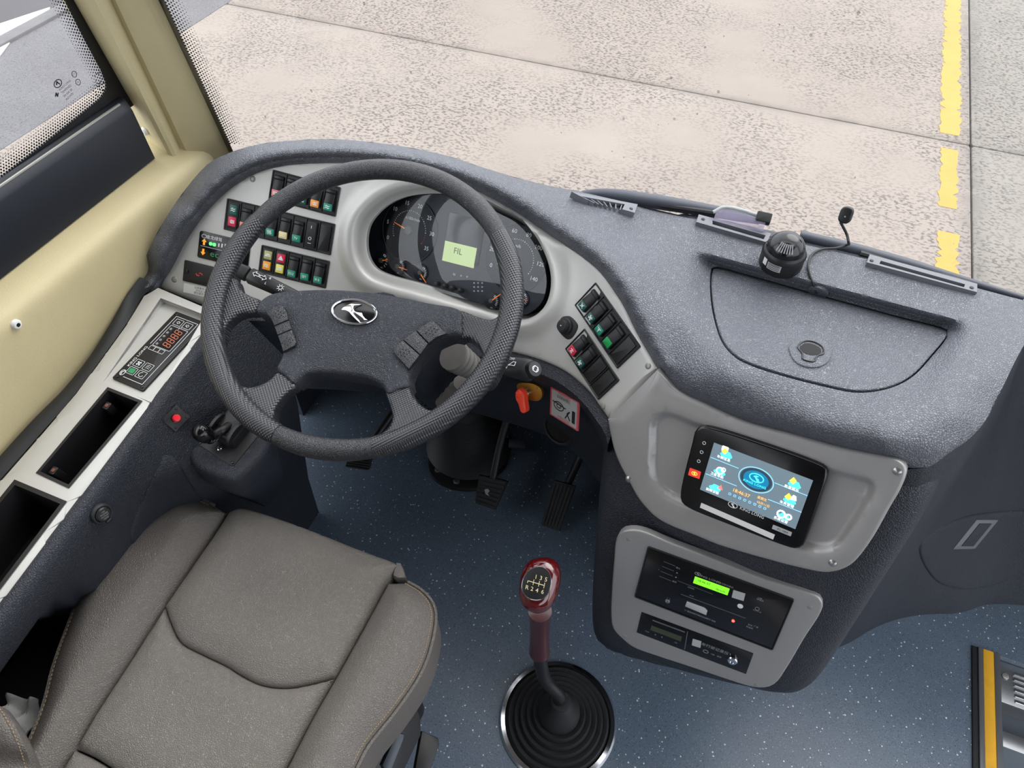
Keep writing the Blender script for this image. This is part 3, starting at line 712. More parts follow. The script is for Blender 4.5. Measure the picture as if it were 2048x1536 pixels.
LT = [lf.uv(x, y) for x, y in smooth_closed([(1577, 698), (1590, 683), (1614, 676), (1645, 684), (1660, 702), (1658, 722), (1640, 735), (1612, 736), (1588, 724)], 40)]
MB().poly(lf, LT, -.003, .003, .0015).build('latch_plate', 'dash', lid)
HL = [lf.uv(x, y) for x, y in smooth_closed([(1592, 698), (1605, 686), (1628, 688), (1646, 700), (1647, 712), (1634, 717), (1628, 728), (1602, 722), (1602, 712)], 36)]
lm = MB(); lm.frame(lf, np.array(HL)[::1] if area2(HL) > 0 else np.array(HL)[::-1], offset(np.array(HL)[::1] if area2(HL) > 0 else np.array(HL)[::-1], .0022), .002, .0048, .0006); lm.build('latch_rim', 'black', lid)
PL_ = [lf.uv(x, y) for x, y in smooth_closed([(1598, 699), (1608, 691), (1626, 693), (1640, 702), (1640, 710), (1624, 714), (1606, 709)], 30)]
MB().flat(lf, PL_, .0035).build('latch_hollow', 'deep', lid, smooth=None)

# knee panel: from the lower edge of the silver panel down into the footwell, lower rows lengthened to darken it
kb0 = [inst(x, y)[0]-inst(x, y)[1]*.004 for x, y in [(1222, 862), (1216, 838), (1198, 812), (1182, 789), (1156, 763), (1125, 740), (1091, 724), (1052, 711), (1000, 698), (900, 672), (750, 640), (600, 622), (500, 618), (400, 612)]]
def off(C_, dx, dy, dz): return [p+A(dx, dy, dz) for p in C_]
kb1 = off(kb0, 0, -.016, -.006); kb2 = off(kb0, 0, -.022, -.022); kb3 = off(kb0, 0, -.004, -.05); kb4 = off(kb0, 0, .02, -.12); kb5 = off(kb0, 0, .06, -.29); kb6 = off(kb0, 0, .14, -.37)
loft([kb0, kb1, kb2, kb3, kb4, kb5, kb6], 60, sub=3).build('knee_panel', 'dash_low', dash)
knee = bpy.data.objects['knee_panel']

# closed back of the dashboard below the windscreen edge; unseen, added to keep daylight out
be = [atZ(x, y, float(tps([(x, y)])[0])) for x, y in smooth_closed(SILH, 40, closed=False)]+[atZ(x, y, float(tps([(x, y)])[0])) for x, y in [(1250, 404), (1400, 440), (1600, 487), (1800, 535), (2045, 600), (2100, 612), (2300, 655)]]
bk = [be, [p-A(0, 0, .03) for p in be], [p+A(0, .01, -.12) for p in be], [A(p[0], p[1]+.03, .50) for p in be], [A(p[0], 1.17, .44) for p in be]]
loft(bk, 90).build('dash_back', 'dash_low', dash)
# ------------------------------------------------------------------ side console at the driver's left
sc = thing('side_console', (-.92, .3, 0), 'long side console with silver top along the beige side panel', 'console')
def su(*pts): return [FS.uv(*p) for p in pts]
IE = (FS.uv(329, 776)[0]+FS.uv(195, 960)[0]+FS.uv(0, 1192)[0])/3      # inner edge of the silver top
top = su((316, 574), (408, 613)) + [(IE, FS.uv(405, 672)[1]+.05), (IE, -.9)] + [(FS.uv(0, 960)[0], -.9)] + su((0, 960), (72, 878), (150, 788), (210, 706), (254, 645), (287, 591))
hole_ac = su((321, 596), (410, 630), (306, 806), (206, 764))
hole_a = su((216, 776), (284, 803), (138, 976), (74, 946))
hb = su((30, 961), (133, 1004)); hole_b = [hb[0], hb[1], (hb[1][0], -.34), (hb[0][0], -.34)]
hb_d = [tuple(p) for p in dens(np.array(hole_b), .05)]
ha_d = [tuple(p) for p in dens(np.array(hole_a), .05)]; hac_d = [tuple(p) for p in dens(np.array(hole_ac), .05)]
O = dens(np.array(top), .04); exx = []
for r in (.001, .003): exx += list(offset(O if area2(O) > 0 else O[::-1], r))
P, T = cdt(O if area2(O) > 0 else O[::-1], [hac_d, ha_d, hb_d], .03, exx); dd = dist_many(O, P); hh = -.003+np.sqrt(np.maximum(.003**2-(.003-np.minimum(dd, .003))**2, 0))
V, Fc = solid([FS.p(u, v, k) for (u, v), k in zip(P, hh)], [FS.n]*len(P), T, .006)
MB().add(V, Fc).build('console_top', 'silver', sc)
# sunken tray that carries the climate control unit: deep at the front, level at the back
ac_dep = (-.014, -.014, -.001, -.001); tr = MB(); tr.add([FS.p(u, v, h) for (u, v), h in zip(hole_ac, ac_dep)]+[FS.p(u, v, -.001) for u, v in hole_ac], [(0, 1, 2, 3)]+[(i, (i+1) % 4, 4+(i+1) % 4, 4+i) for i in range(4)]); tr.build('console_tray', 'silver', sc, smooth=20)
a0, a1, a2, a3 = [FS.p(u, v, h) for (u, v), h in zip(hole_ac, ac_dep)]
FA = Frame((a0+a1+a2+a3)/4, np.cross(a0-a2, a1-a3) if np.cross(a0-a2, a1-a3)[2] > 0 else np.cross(a1-a3, a0-a2))
def pocket(hole, depth, rim, name):
    P = np.array(hole) if area2(hole) > 0 else np.array(hole)[::-1]
    m = MB(); m.rings([[FS.p(*q, .0012) for q in offset(P, -.001)], [FS.p(*q, .0012) for q in offset(P, rim)], [FS.p(*q, -.008) for q in offset(P, rim+.001)], [FS.p(*q, -depth) for q in offset(P, rim+.004)]], (False, True)); m.build(name, 'black', sc, smooth=30)
pocket(hole_a, .16, .004, 'empty_slot'); pocket(hole_b, .09, .006, 'storage_pocket')
for x, y in ((208, 806), (100, 936)):
    u, v = FS.uv(x, y); cl = MB().rbox(FS, u, v, .011, .013, .002, -.03, -.008, .001).build('slot_clip', 'black', sc)
    MB().rbox(FS, u+.001, v, .006, .006, .001, -.009, -.006, .0005).build('spring_catch', 'clip_brown', cl)
# inner side wall of the console: rounded ridge and dark wall to the floor
ue = IE; vf = FS.uv(405, 637)[1]
pr = [(ue-.004, -.002), (ue+.002, .001), (ue+.011, -.001), (ue+.017, -.008), (ue+.019, -.02), (ue+.014, -.06), (ue-.005, -.25), (ue-.02, -.55), (ue-.03, -.80)]
def cside(k, u, h, v):
    """console wall: leans in towards the pedals in front of the seat"""
    p = FS.p(u, v, h if k < 5 else 0); y = p[1]; f = float(smoothstep(.33, .52, y))
    g = 1-float(smoothstep(.12, .24, y))
    if k >= 5: p = A(-g*(.15 if k > 5 else 0)+p[0]+f*(.075 if k == 5 else .085 if k == 6 else .05)+(.006 if k == 5 else 0), y, max(0.0, p[2]+(h if k > 5 else h-.05*f)))
    return p
mb = MB(); mb.rings([[cside(k, u, h, v) for k, (u, h) in enumerate(pr)] for v in np.linspace(-.95, vf+.045, 50)], (False, False), closed=False); cw = mb.build('console_side', 'dash_low', sc, smooth=60)
on_con = caster(cw)
# dark padded roll between the console and the beige panel
r1 = [(275, 564), (254, 597), (224, 651), (180, 725), (132, 785), (75, 839), (0, 922), (-120, 1060), (-300, 1270)]; r0 = [(310, 572), (287, 591), (254, 645), (210, 707), (150, 788), (72, 878), (0, 960), (-120, 1100), (-300, 1310)]
c0 = [FS.px(*p, -.004) for p in r0]; c3 = [atX(*p, -.994) for p in r1]; c1_ = [p*.7+q*.3+A(0, 0, .010) for p, q in zip(c0, c3)]; c2_ = [p*.3+q*.7+A(0, 0, .014) for p, q in zip(c0, c3)]
loft([c0, c1_, c2_, c3], 60, sub=4).build('console_roll', 'rubber', sc)
# access door outline in the console's inner wall
ad = smooth_closed([(262, 1085), (290, 985), (318, 925), (328, 908), (340, 906), (350, 914), (372, 950), (393, 984), (415, 1030), (330, 1100)], 60)
O = dens(ad, 8); P, T = cdt(O, [], 14, list(offset(O, 2))+list(offset(O, 5))); d_ = dist_many(O, P); hit = [on_con(x, y) for x, y in P]; ok = [h[0] is not None for h in hit]
P3 = [(h[0]+h[1]*.003*min(1, q/5)**.5) if h[0] is not None else A(0, 0, 0) for h, q in zip(hit, d_)]; N3 = [h[1] if h[0] is not None else A(0, 0, 1) for h in hit]
V, Fc = solid(P3, N3, [t for t in T if all(ok[i] for i in t)], .003); MB().add(V, Fc).build('access_door', 'dash_low', sc, smooth=60)

# climate control unit on the console
Fc_, w_, h_ = FA.rect([(345, 622), (403, 645), (298, 788), (235, 762)])
ac = thing('climate_control_unit', Fc_.p(0, 0), 'black climate control unit with orange digits on the silver side console', 'control unit')
FcR = Frame(Fc_.o, Fc_.n, Fc_.e2)                      # u runs along the unit towards the front, v to the left
W, Hh = h_, w_
MB().rbox(FcR, 0, 0, W, Hh, .003, -.002, .004, .001).build('faceplate', 'black', ac)
for su_ in (-1, 1):
    for sv in (-1, 1): MB().lathe(FcR, su_*(W/2-.006), sv*(Hh/2-.006), [(.003, .003), (.003, .005), (.0018, .0056)], 12).build('screw', 'black_gloss', ac)
pr_ = MB(); h = .0043
pr_.stroke(FcR, [(-W*.44, -Hh*.36), (-W*.44, Hh*.25)], .0007, h, h+.0003); pr_.stroke(FcR, [(-W*.44, -Hh*.36), (W*.44, -Hh*.36), (W*.44, Hh*.36), (W*.02, Hh*.36)], .0007, h, h+.0003)
pr_.text(FcR, 'KING LONG', -W*.17, Hh*.37, .0068, h+.0003, sx=1.25)
pr_.stroke(FcR, ell(.0055, .004, 20, -W*.40, Hh*.36), .0009, h, h+.0003, True); pr_.stroke(FcR, [(-W*.425, Hh*.36), (-W*.40, Hh*.39), (-W*.375, Hh*.34)], .0012, h, h+.0003)
for u in (-W*.345, -W*.24):
    for v in (Hh*.18, -Hh*.12): pr_.stroke(FcR, rrect(W*.085, Hh*.24, .001, 2, u, v), .0006, h, h+.0003, True)
for u, v in ((W*.375, Hh*.16), (W*.375, -Hh*.14)):
    pr_.stroke(FcR, rrect(W*.08, Hh*.24, .001, 2, u, v), .0006, h, h+.0003, True); s = .0035 if v > 0 else -.0035
    pr_.stroke(FcR, [(u-.003, v), (u, v+s), (u+.003, v), (u+.0014, v), (u+.0014, v-s*.8), (u-.0014, v-s*.8), (u-.0014, v)], .0006, h, h+.0003, True)
for k in range(4):
    a = k*math.pi/2+.4; u0, v0_ = -W*.24, Hh*.18; pr_.poly(FcR, [(u0, v0_), (u0+.0048*math.cos(a), v0_+.0048*math.sin(a)), (u0+.0048*math.cos(a+.8), v0_+.0048*math.sin(a+.8))], h, h+.0003)
for k in range(3): pr_.stroke(FcR, [(-W*.24-.003+.003*k, -Hh*.12-.004), (-W*.24-.002+.003*k, -Hh*.12), (-W*.24-.003+.003*k, -Hh*.12+.004)], .0006, h, h+.0003)
pr_.stroke(FcR, ell(.0042, .0042, 14, -W*.345, -Hh*.12)[:11], .0007, h, h+.0003)
for k in range(3): pr_.stroke(FcR, rrect(W*.05, Hh*.15, .0004, 1, -W*.02, Hh*.22-k*Hh*.155), .0005, h, h+.0003, True)
pr_.stroke(FcR, rrect(W*.3, Hh*.56, .001, 1, W*.165, 0), .0006, h, h+.0003, True)
for k in range(5): pr_.stroke(FcR, ell(.0018, .0018, 6, W*(.05+.055*k), Hh*.2), .0005, h, h+.0003, True)
pr_.text(FcR, '℃', W*.315, -Hh*.02, .006, h+.0003)
pr_.build('lettering', 'white_print', ac, smooth=None)
MB().rbox(FcR, -W*.345, Hh*.18, W*.06, Hh*.17, .0015, h, h+.0004).build('lit_key', 'eco_green', ac)
dg = MB()
def seg7(mb, fr, u, v, w, hh, h, t, slant=.12):
    def q(a, b): return (u+a*w/2+b*hh/2*slant, v+b*hh/2)
    for a, b in (((-1, 1), (1, 1)), ((-1, 0), (1, 0)), ((-1, -1), (1, -1)), ((-1, 0), (-1, 1)), ((1, 0), (1, 1)), ((-1, -1), (-1, 0)), ((1, -1), (1, 0))):
        A_, B_ = np.array(q(*a)), np.array(q(*b)); d = (B_-A_)*.14; mb.stroke(fr, [A_+d, B_-d], t, h, h+.0003)
MB().rbox(FcR, W*.165, -Hh*.06, W*.27, Hh*.38, .001, h-.0006, h).build('display_window', 'black_gloss', ac)
for k in range(4): seg7(dg, FcR, W*.075+k*W*.062, -Hh*.07, W*.036, Hh*.22, h+.0001, .0014)
dg.build('digits', 'seg_orange', ac, smooth=None)

# red push button plate on the console wall
_p, _n = on_con(355, 838); FI = Frame(_p, unit(_n+A(.15, -.15, .35)), (0, -1, 0))
Frb, w_, h_ = FI.rect([(345, 806), (380, 832), (352, 866), (329, 843)], .004)
rb = thing('push_button_plate', Frb.p(0, 0), 'red push button on a small black plate below the silver console', 'push button')
MB().rbox(Frb, 0, 0, w_, h_, .002, -.004, .002, .0008).build('plate', 'black', rb)
for a in (-1, 1):
    for b in (-1, 1): MB().cyl(Frb, a*w_*.36, b*h_*.36, .0022, .002, .0032, 10, .0006).build('screw', 'rubber', rb)
MB().cyl(Frb, 0, 0, .0075, .002, .005, 18, .001).build('collar', 'black_gloss', rb)
MB().lathe(Frb, 0, 0, [(.0062, .004), (.0062, .012), (.005, .0138), (.002, .0142)], 20).build('button', 'red_button', rb)
# 12 volt socket
_p, _n = on_con(200, 1026); FI = Frame(_p, unit(_n+A(.1, -.1, .25)), (0, -1, 0)); Fso = FI.sub(200, 1026, 186, 1040, .003)
so12 = thing('power_socket', Fso.p(0, 0), 'round black power socket cover on the console wall beside the seat', 'socket')
MB().lathe(Fso, 0, 0, [(.016, -.004), (.016, .006), (.0145, .008), (.013, .008), (.012, .006)], 28).build('collar', 'rubber', so12)
MB().lathe(Fso, 0, 0, [(.012, .004), (.012, .009), (.010, .011), (.004, .0115)], 28).build('cap', 'black', so12)
MB().rbox(Fso, 0, .0155, .010, .006, .001, .002, .010, .001).build('flap_hinge', 'black', so12)
tx = MB(); Ftx = Frame(Fso.o, Fso.n, (0, 1, -.3)); 
for k, t in enumerate(('12V', 'POWER', 'OUTLET', '120W')): tx.text(Ftx, t, 0, .006-.004*k, .0036, .0119)
tx.build('lettering', 'grey_print', so12, smooth=None)

# hand brake valve box on the console wall
HBZ = .60
FH = Frame(atZ(430, 900, HBZ), (.10, -.10, 1))
bx = [FH.uv(*p) for p in [(372, 868), (376, 905), (388, 930), (462, 960), (474, 956), (540, 880), (470, 790), (420, 800)]]
hbx = thing('hand_brake_housing', FH.p(0, 0, -.2), 'dark plastic housing with black parking brake lever below the steering wheel', 'brake housing')
mb = MB(); P = np.array(bx); P = P if area2(P) > 0 else P[::-1]; P = smooth_closed(P, 60)
R = [[FH.p(u, v, -.30)+A(-.05, .05, 0) for u, v in offset(P, .02)], [FH.p(u, v, -.05) for u, v in offset(P, -.002)]]
for k in range(5): t = math.pi/2*k/4; R.append([FH.p(u, v, -.012+.012*math.sin(t)) for u, v in offset(P, .012*(1-math.cos(t)))])
mb.rings(R).build('housing', 'dash_low', hbx)
pp = [FH.uv(*p) for p in [(393, 884), (397, 889), (463, 932), (468, 932), (516, 873), (516, 868), (455, 818), (449, 818)]]
MB().poly(FH, pp, -.001, .0015, .0006).build('mounting_plate', 'black', hbx)
u, v = FH.uv(440, 898); MB().lathe(FH, u, v, [(.0045, .001), (.0045, .003), (.003, .004)], 14).build('screw', 'chrome', hbx)
for x, y in ((401, 887), (466, 926)): u, v = FH.uv(x, y); MB().cyl(FH, u, v, .0025, .001, .003, 10, .0006).build('rivet', 'black_gloss', hbx)
Fb2 = FH.sub(470, 862, 486, 842); body = MB()
body.poly(Fb2, rrect(.06, .046, .008, 4), .001, .03, .008, 3); body.build('valve_body', 'black', hbx)
for k in (-1, 1):
    sd = MB(); sd.rings([[Fb2.p(-.012+k*.0+.024*math.cos(a), k*.017, .022+.018*math.sin(a)) for a in np.linspace(0, math.pi, 12)], [Fb2.p(-.012+.024*math.cos(a), k*.022, .022+.018*math.sin(a)) for a in np.linspace(0, math.pi, 12)]], (True, True), True)
    sd.build('valve_cheek', 'black', hbx)
u, v = FH.uv(435, 870, .03); FK = Frame(FH.p(u, v, 0), (-.35, -.35, 1))
MB().tube([Fb2.p(-.005, 0, .025), Fb2.p(-.022, 0, .035), FK.p(0, 0, .03)], [.008, .007, .006], 12, 10).build('lever', 'black', hbx)
MB().lathe(FK, 0, 0, [(.004, .022), (.010, .026), (.014, .034), (.0155, .044), (.014, .054), (.009, .060), (.003, .062)], 24).build('lever_knob', 'black_gloss', hbx)
rg = MB(); uu = Frame(FK.p(.006, .006, .03), FK.n); rg.rings([[uu.p((.017+.0012*math.cos(b))*math.cos(a), (.017+.0012*math.cos(b))*math.sin(a), .0012*math.sin(b)) for b in np.arange(6)*math.pi/3] for a in np.linspace(0, 2*math.pi, 29)], (False, False)); rg.build('lift_ring', 'black_gloss', hbx)
# ------------------------------------------------------------------ instrument cluster
p0, _ = inst(900, 500); FC = Frame(p0, nrm(55, -10)); FC = Frame(p0-FC.n*.026, FC.n)
clu = thing('instrument_cluster', FC.p(0, 0), 'instrument cluster with two round gauges and green display behind the wheel', 'instrument cluster')
cu_ = np.array([FC.uv(*p) for p in offset(CLU, -3)]); cu_ = cu_ if area2(cu_) > 0 else cu_[::-1]
m = MB(); m.rings([[FC.p(*q, -.03) for q in cu_], [FC.p(*q, 0) for q in cu_]]); m.build('housing', 'dial', clu)
m = MB(); cg = np.array([FC.uv(*p, .014) for p in offset(CLU, -2)]); cg = cg if area2(cg) > 0 else cg[::-1]
m.flat(FC, cg, .014); m.build('cover_glass', 'glass_cover', clu, smooth=None)
m = MB(); m.rings([[FC.p(*q, .0) for q in cu_], [FC.p(*q, .015) for q in cg]], (False, False)); m.build('cluster_wall', 'black', clu)
def gauge(name, cpx, ppx, parent, ticks, nums, needle_px, numsize, start_px, end_px, unit_txt=None, red=None):
    """round gauge: centre pixel, a pixel on its edge, dots from start to end pixel, numerals, needle tip pixel"""
    c = np.array(FC.uv(*cpx, .001)); R = np.linalg.norm(np.array(FC.uv(*ppx, .001))-c)
    g = MB(); g.cyl(FC, c[0], c[1], R, -.001, .0016, 48, .0012).build(name, 'dial_face', parent); go = bpy.data.objects[parent.children[-1].name] if False else None
    return c, R
def ang(c, px, py): u, v = FC.uv(px, py, .002); return math.atan2(v-c[1], u-c[0])
def dial(cpx, ppx, start, end, nums, ndots, needle, tsz, nr, dr, unit=None, unit_px=None, redfrom=None):
    c = np.array(FC.uv(*cpx, .001)); R = np.linalg.norm(np.array(FC.uv(*ppx, .001))-c)
    face = MB().cyl(FC, c[0], c[1], R, -.001, .002, 48, .0014).build('gauge_face', 'dial_face', clu)
    m = MB(); m.rings([[FC.p(c[0]+(R+.0012*math.cos(b))*math.cos(a), c[1]+(R+.0012*math.cos(b))*math.sin(a), .0015+.0012*math.sin(b)) for b in np.arange(6)*math.pi/3] for a in np.linspace(0, 2*math.pi, 49)], (False, False)); m.build('gauge_ring', 'dial', face)
    a0, a1 = ang(c, *start), ang(c, *end)
    while a1 > a0: a1 -= 2*math.pi
    d = MB(); dr_ = MB()
    for k in range(ndots):
        a = a0+(a1-a0)*k/(ndots-1); r = .0010 if k % 5 == 0 else .0007
        (dr_ if redfrom and k >= redfrom else d).cyl(FC, c[0]+R*dr*math.cos(a), c[1]+R*dr*math.sin(a), r, .0018, .0024, 6)
    for k, t in enumerate(nums):
        a = a0+(a1-a0)*k/(len(nums)-1); d.text(FC, t, c[0]+R*nr*math.cos(a), c[1]+R*nr*math.sin(a), tsz, .0024)
    if unit: uu = FC.uv(*unit_px, .002); d.text(FC, unit, uu[0], uu[1], tsz*.75, .0024)
    d.build('dial_print', 'white_print', face, smooth=None)
    if dr_.v: dr_.build('red_zone', 'lens_red', face, smooth=None)
    if needle:
        t = np.array(FC.uv(*needle, .006)); dd = (t-c)/np.linalg.norm(t-c); q = A(-dd[1], dd[0])
        MB().poly(FC, [c-q*.0012, t-q*.0004, t+q*.0004, c+q*.0012], .0055, .0065).build('needle', 'needle', face)
    MB().cyl(FC, c[0], c[1], R*.13, .002, .008, 20, .001).build('needle_hub', 'grey_boot', face)
    return c, R
dial((819, 461), (766, 464), (785, 472), (845, 489), ['0', '5', '10', '15', '20', '25', '30', '35'], 36, (788, 444), .0100, .83, .60, 'x100r/min', (826, 438), 31)
dial((1031, 519), (972, 510), (985, 530), (1056, 546), ['0', '20', '40', '60', '80', '100', '120', '140'], 36, None, .0100, .83, .60, 'km/h', (1034, 492))
def small(cpx, ppx, start, end, needle):
    c = np.array(FC.uv(*cpx, .001)); R = np.linalg.norm(np.array(FC.uv(*ppx, .001))-c)
    face = MB().cyl(FC, c[0], c[1], R, -.001, .003, 32, .001).build('small_gauge', 'dial_face', clu)
    a0, a1 = ang(c, *start), ang(c, *end)
    while a1 > a0: a1 -= 2*math.pi
    d = MB()
    for k in range(6): a = a0+(a1-a0)*k/5; d.stroke(FC, [(c[0]+R*.62*math.cos(a), c[1]+R*.62*math.sin(a)), (c[0]+R*.8*math.cos(a), c[1]+R*.8*math.sin(a))], .0009, .003, .0034)
    d.text(FC, 'kPa', c[0]+R*.2, c[1]-R*.75, R*.22, .0034); d.stroke(FC, ell(R*.13, R*.1, 8, c[0]+R*.35, c[1]+R*.62), .0008, .003, .0034, True)
    d.build('dial_print', 'white_print', face, smooth=None)
    t = np.array(FC.uv(*needle, .006)); dd = (t-c)/np.linalg.norm(t-c); q = A(-dd[1], dd[0])
    MB().poly(FC, [c-q*.001, t-q*.0004, t+q*.0004, c+q*.001], .005, .006).build('needle', 'needle', face); MB().cyl(FC, c[0], c[1], R*.28, .003, .007, 16, .001).build('needle_hub', 'grey_boot', face)
small((797, 533), (783, 530), (812, 518), (812, 546), (814, 540)); small((842, 545), (828, 541), (858, 532), (858, 562), (852, 566)); small((764, 521), (749, 520), (770, 506), (772, 536), (775, 520)); small((1043, 598), (1028, 594), (1055, 586), (1054, 610), (1055, 601)); small((984, 602), (969, 598), (998, 590), (996, 614), (1004, 586))
fr_, w, hgt = FC.rect([(902, 424), (970, 441), (958, 532), (883, 516)], .001)
MB().rbox(fr_, 0, 0, w, hgt, .002, -.001, .001, .0006).build('display_panel', 'black_gloss', clu)
fr_, w, hgt = FC.rect([(891, 481), (955, 497), (946, 536), (884, 521)], .002)
lc = MB().rbox(fr_, 0, 0, w, hgt, .0006, -.001, .0006).build('display', 'lcd_green', clu)
m = MB(); m.text(fr_, 'FIL', -w*.05, hgt*.12, hgt*.42, .0009); m.build('display_text', 'lcd_off', lc, smooth=None)
m = MB()
for x, y, t in ((908, 549, 'N'), (922, 551, 'o'), (934, 553, 'o')): u, v = FC.uv(x, y, .001); m.text(FC, t, u, v, .006, .0006)
for k in range(9): u, v = FC.uv(948+8*(k % 3), 566+8*(k//3), .001); m.stroke(FC, ell(.0013, .0011, 6, u, v), .0005, .0004, .0008, True)
m.build('warning_lamps', 'white_print', clu, smooth=None)
for x, y in ((873, 568), (889, 572), (904, 576), (920, 581)): u, v = FC.uv(x, y, .016); MB().lathe(FC, u, v, [(.0048, .008), (.0048, .016), (.004, .0185), (.0015, .0195)], 16).build('trip_button', 'black', clu)

# ------------------------------------------------------------------ switch banks
def icon(m, fr, u, v, s, kind, h):
    t = s*.10
    if len(kind) > 1 and kind[0] == '"': m.text(fr, kind[1:], u, v, s*.62, h+.0003, sx=.8); return
    def S(pts, c=False): m.stroke(fr, [(u+x*s*.5, v+y*s*.5) for x, y in pts], t, h, h+.0003, c)
    if kind == 'lamp': S([(math.cos(a)*.45, math.sin(a)*.5) for a in np.linspace(1.57, 4.71, 8)]+[(0, .5)]); [S([(.25, y), (.8, y)]) for y in (-.4, 0, .4)]
    elif kind == 'fan': [S([(0, 0), (math.cos(a)*.75, math.sin(a)*.75), (math.cos(a+.6)*.7, math.sin(a+.6)*.7), (0, 0)]) for a in (0.2, 1.77, 3.34, 4.9)]
    elif kind == 'tri': S([(-.7, -.5), (.7, -.5), (0, .7)], True); S([(-.3, -.25), (.3, -.25), (0, .25)], True)
    elif kind == 'heat': [S([(x, -.6), (x+.15, -.2), (x-.1, .2), (x, .6)]) for x in (-.5, 0, .5)]
    elif kind == 'box': S([(-.7, -.4), (.7, -.4), (.7, .4), (-.7, .4)], True); [S([(x, -.4), (x, .4)]) for x in (-.25, .25)]
    elif kind == 'horn': S([(-.7, .5), (.7, .5)]); S([(0, .5), (0, -.6)]); S([(-.3, .1), (.3, .1)])
    elif kind == 'car': S([(-.8, -.3), (-.6, .1), (-.2, .4), (.3, .4), (.6, .1), (.8, -.1), (.8, -.3)], True); S([(-.3, 0), (.4, .1)])
    elif kind == 'x': S([(-.6, -.6), (.6, .6)]); S([(-.6, .6), (.6, -.6)]); S(ell(.35, .35, 8), True)
    elif kind == 'belt': S([(0, .6), (0, .1), (-.5, -.6), (.5, -.6), (0, .1)]); S([(-.6, .3), (.6, .3)])
    elif kind == 'wave': [S([(-.7, y), (-.3, y+.3), (.2, y-.1), (.7, y+.2)]) for y in (-.4, .2)]
def rocker_mesh(w, h):
    """two-faced rocker, pressed low at the top end, with a hooded step"""
    m = MB(); P = [(-h*.5, 0), (-h*.5, .0055), (-h*.16, .0075), (h*.30, .0030), (h*.36, .0052), (h*.47, .0046), (h*.5, 0)]
    b = .0011
    R = [[LOC.p(-w/2+0*b, y, z) for y, z in P]]
    m.rings([[LOC.p(x, y*(1 if k in (1, 2) else .985), z*(1 if k in (1, 2) else .84)) for y, z in P] for k, x in enumerate((-w/2, -w/2+b, w/2-b, w/2))], (True, True))
    return m
ROCK = None
def bank(corners, base, specs, label, name='switch_bank', order=None):
    global ROCK
    fr, w, h = base.rect(corners, .0015); n = len(specs); t = thing(name, fr.p(0, 0), label, 'switch bank', 'switch banks on the silver instrument panel')
    P = rrect(w, h, .0015, 2); m = MB(); m.frame(fr, P, rrect(w-.005, h-.005, .001, 2), -.003, .0022, .0008); m.poly(fr, rrect(w-.004, h-.004, .001, 2), -.003, .0004); 
    pw = (w-.005)/n
    m.build('bank_frame', 'black', t)
    for k in range(1, n): MB().box(fr, -w/2+.0025+k*pw-.0006, -w/2+.0025+k*pw+.0006, -h/2+.002, h/2-.002, 0, .0022).build('divider', 'black', t)
    sw, sh = pw*.70, h*.74
    if ROCK is None: ROCK = (sw, sh, rocker_mesh(.0170, .0365).mesh('rocker', 'black'))
    for k, s in enumerate(specs):
        u = -w/2+.0025+pw*(k+.5)
        if s is None: MB().rbox(fr, u, 0, pw*.78, h*.80, .001, 0, .0024, .0006).build('blank_cover', 'black', t); continue
        if s[0] == 'lamps':
            b = MB().rbox(fr, u, 0, pw*.80, h*.82, .001, 0, .0022, .0006).build('lamp_holder', 'black', t)
            for q, (c, ic) in enumerate(s[1]):
                v = h*(.19-.38*q); MB().rbox(fr, u, v, pw*.58, h*.30, .001, .001, .0034, .0006).build('lamp_lens', 'lens_'+c, b)
                m = MB(); icon(m, fr, u, v, .011, ic, .0035); m.build('legend', 'white_print', b, smooth=None)
            continue
        if s[0] == 'plain':
            b = MB().rbox(fr, u, 0, pw*.72, h*.82, .001, 0, .0062, .0012).build('rocker_switch', 'rubber', t)
            m = MB(); m.stroke(fr, [(u, h*.2), (u, h*.28)], .0008, .0062, .0066); m.stroke(fr, ell(.0026, .0026, 8, u, -h*.12), .0006, .0062, .0066, True); m.stroke(fr, [(u-.003, -h*.27), (u+.003, -h*.27)], .0006, .0062, .0066); m.build('legend', 'white_print', b, smooth=None); continue
        o = link('rocker_switch', ROCK[2], t, fr.mat(u, 0, .0003)); 
        c, ic = s[1], s[2]; v = -h*.27
        L = MB(); hh = .0086; fr2 = Frame(fr.p(u, -.0365*.33, .0073), fr.n+fr.e2*-.10, fr.e1)
        L.rbox(fr2, 0, 0, .0148, .0118, .001, -.003, .0009, .0004).build('lens', 'lens_'+c, o)
        if ic: m = MB(); icon(m, fr2, 0, 0, .0105, ic, .001); m.build('legend', 'white_print', o, smooth=None)
    return t
bank([(544.5, 340.5), (680, 372.6), (672.7, 435.9), (539, 397)], FL, [('r', 'pink', 'box'), ('r', 'dgreen', 'lamp'), ('r', 'dgreen', 'lamp'), ('r', 'orange', 'lamp'), ('r', 'green', 'wave')], 'black switch bank ending in amber and green rockers, topmost of three beside the cluster')
bank([(456.6, 397), (670, 447.6), (662, 511), (445.8, 458)], FL, [('lamps', (('dgreen', 'wave'), ('red', 'lamp'))), ('r', 'salmon', 'wave'), ('r', 'dgreen', 'heat'), ('r', 'green', 'heat'), ('r', 'cream', 'box'), ('r', 'green', '"TV'), ('plain',), None], 'widest black switch bank with a TV rocker, middle of three beside the cluster')
bank([(523.9, 488.6), (659.8, 522.6), (651.6, 576.5), (516.8, 545)], FL, [('lamps', (('olive', 'car'), ('amber', 'wave'))), ('lamps', (('red', 'tri'), ('yellow', 'box'))), ('r', 'green', '"IDLE'), ('r', 'green', '"SET'), ('r', 'green', '"M B')], 'black switch bank with red hazard lens and three green rockers above the wheel hub')
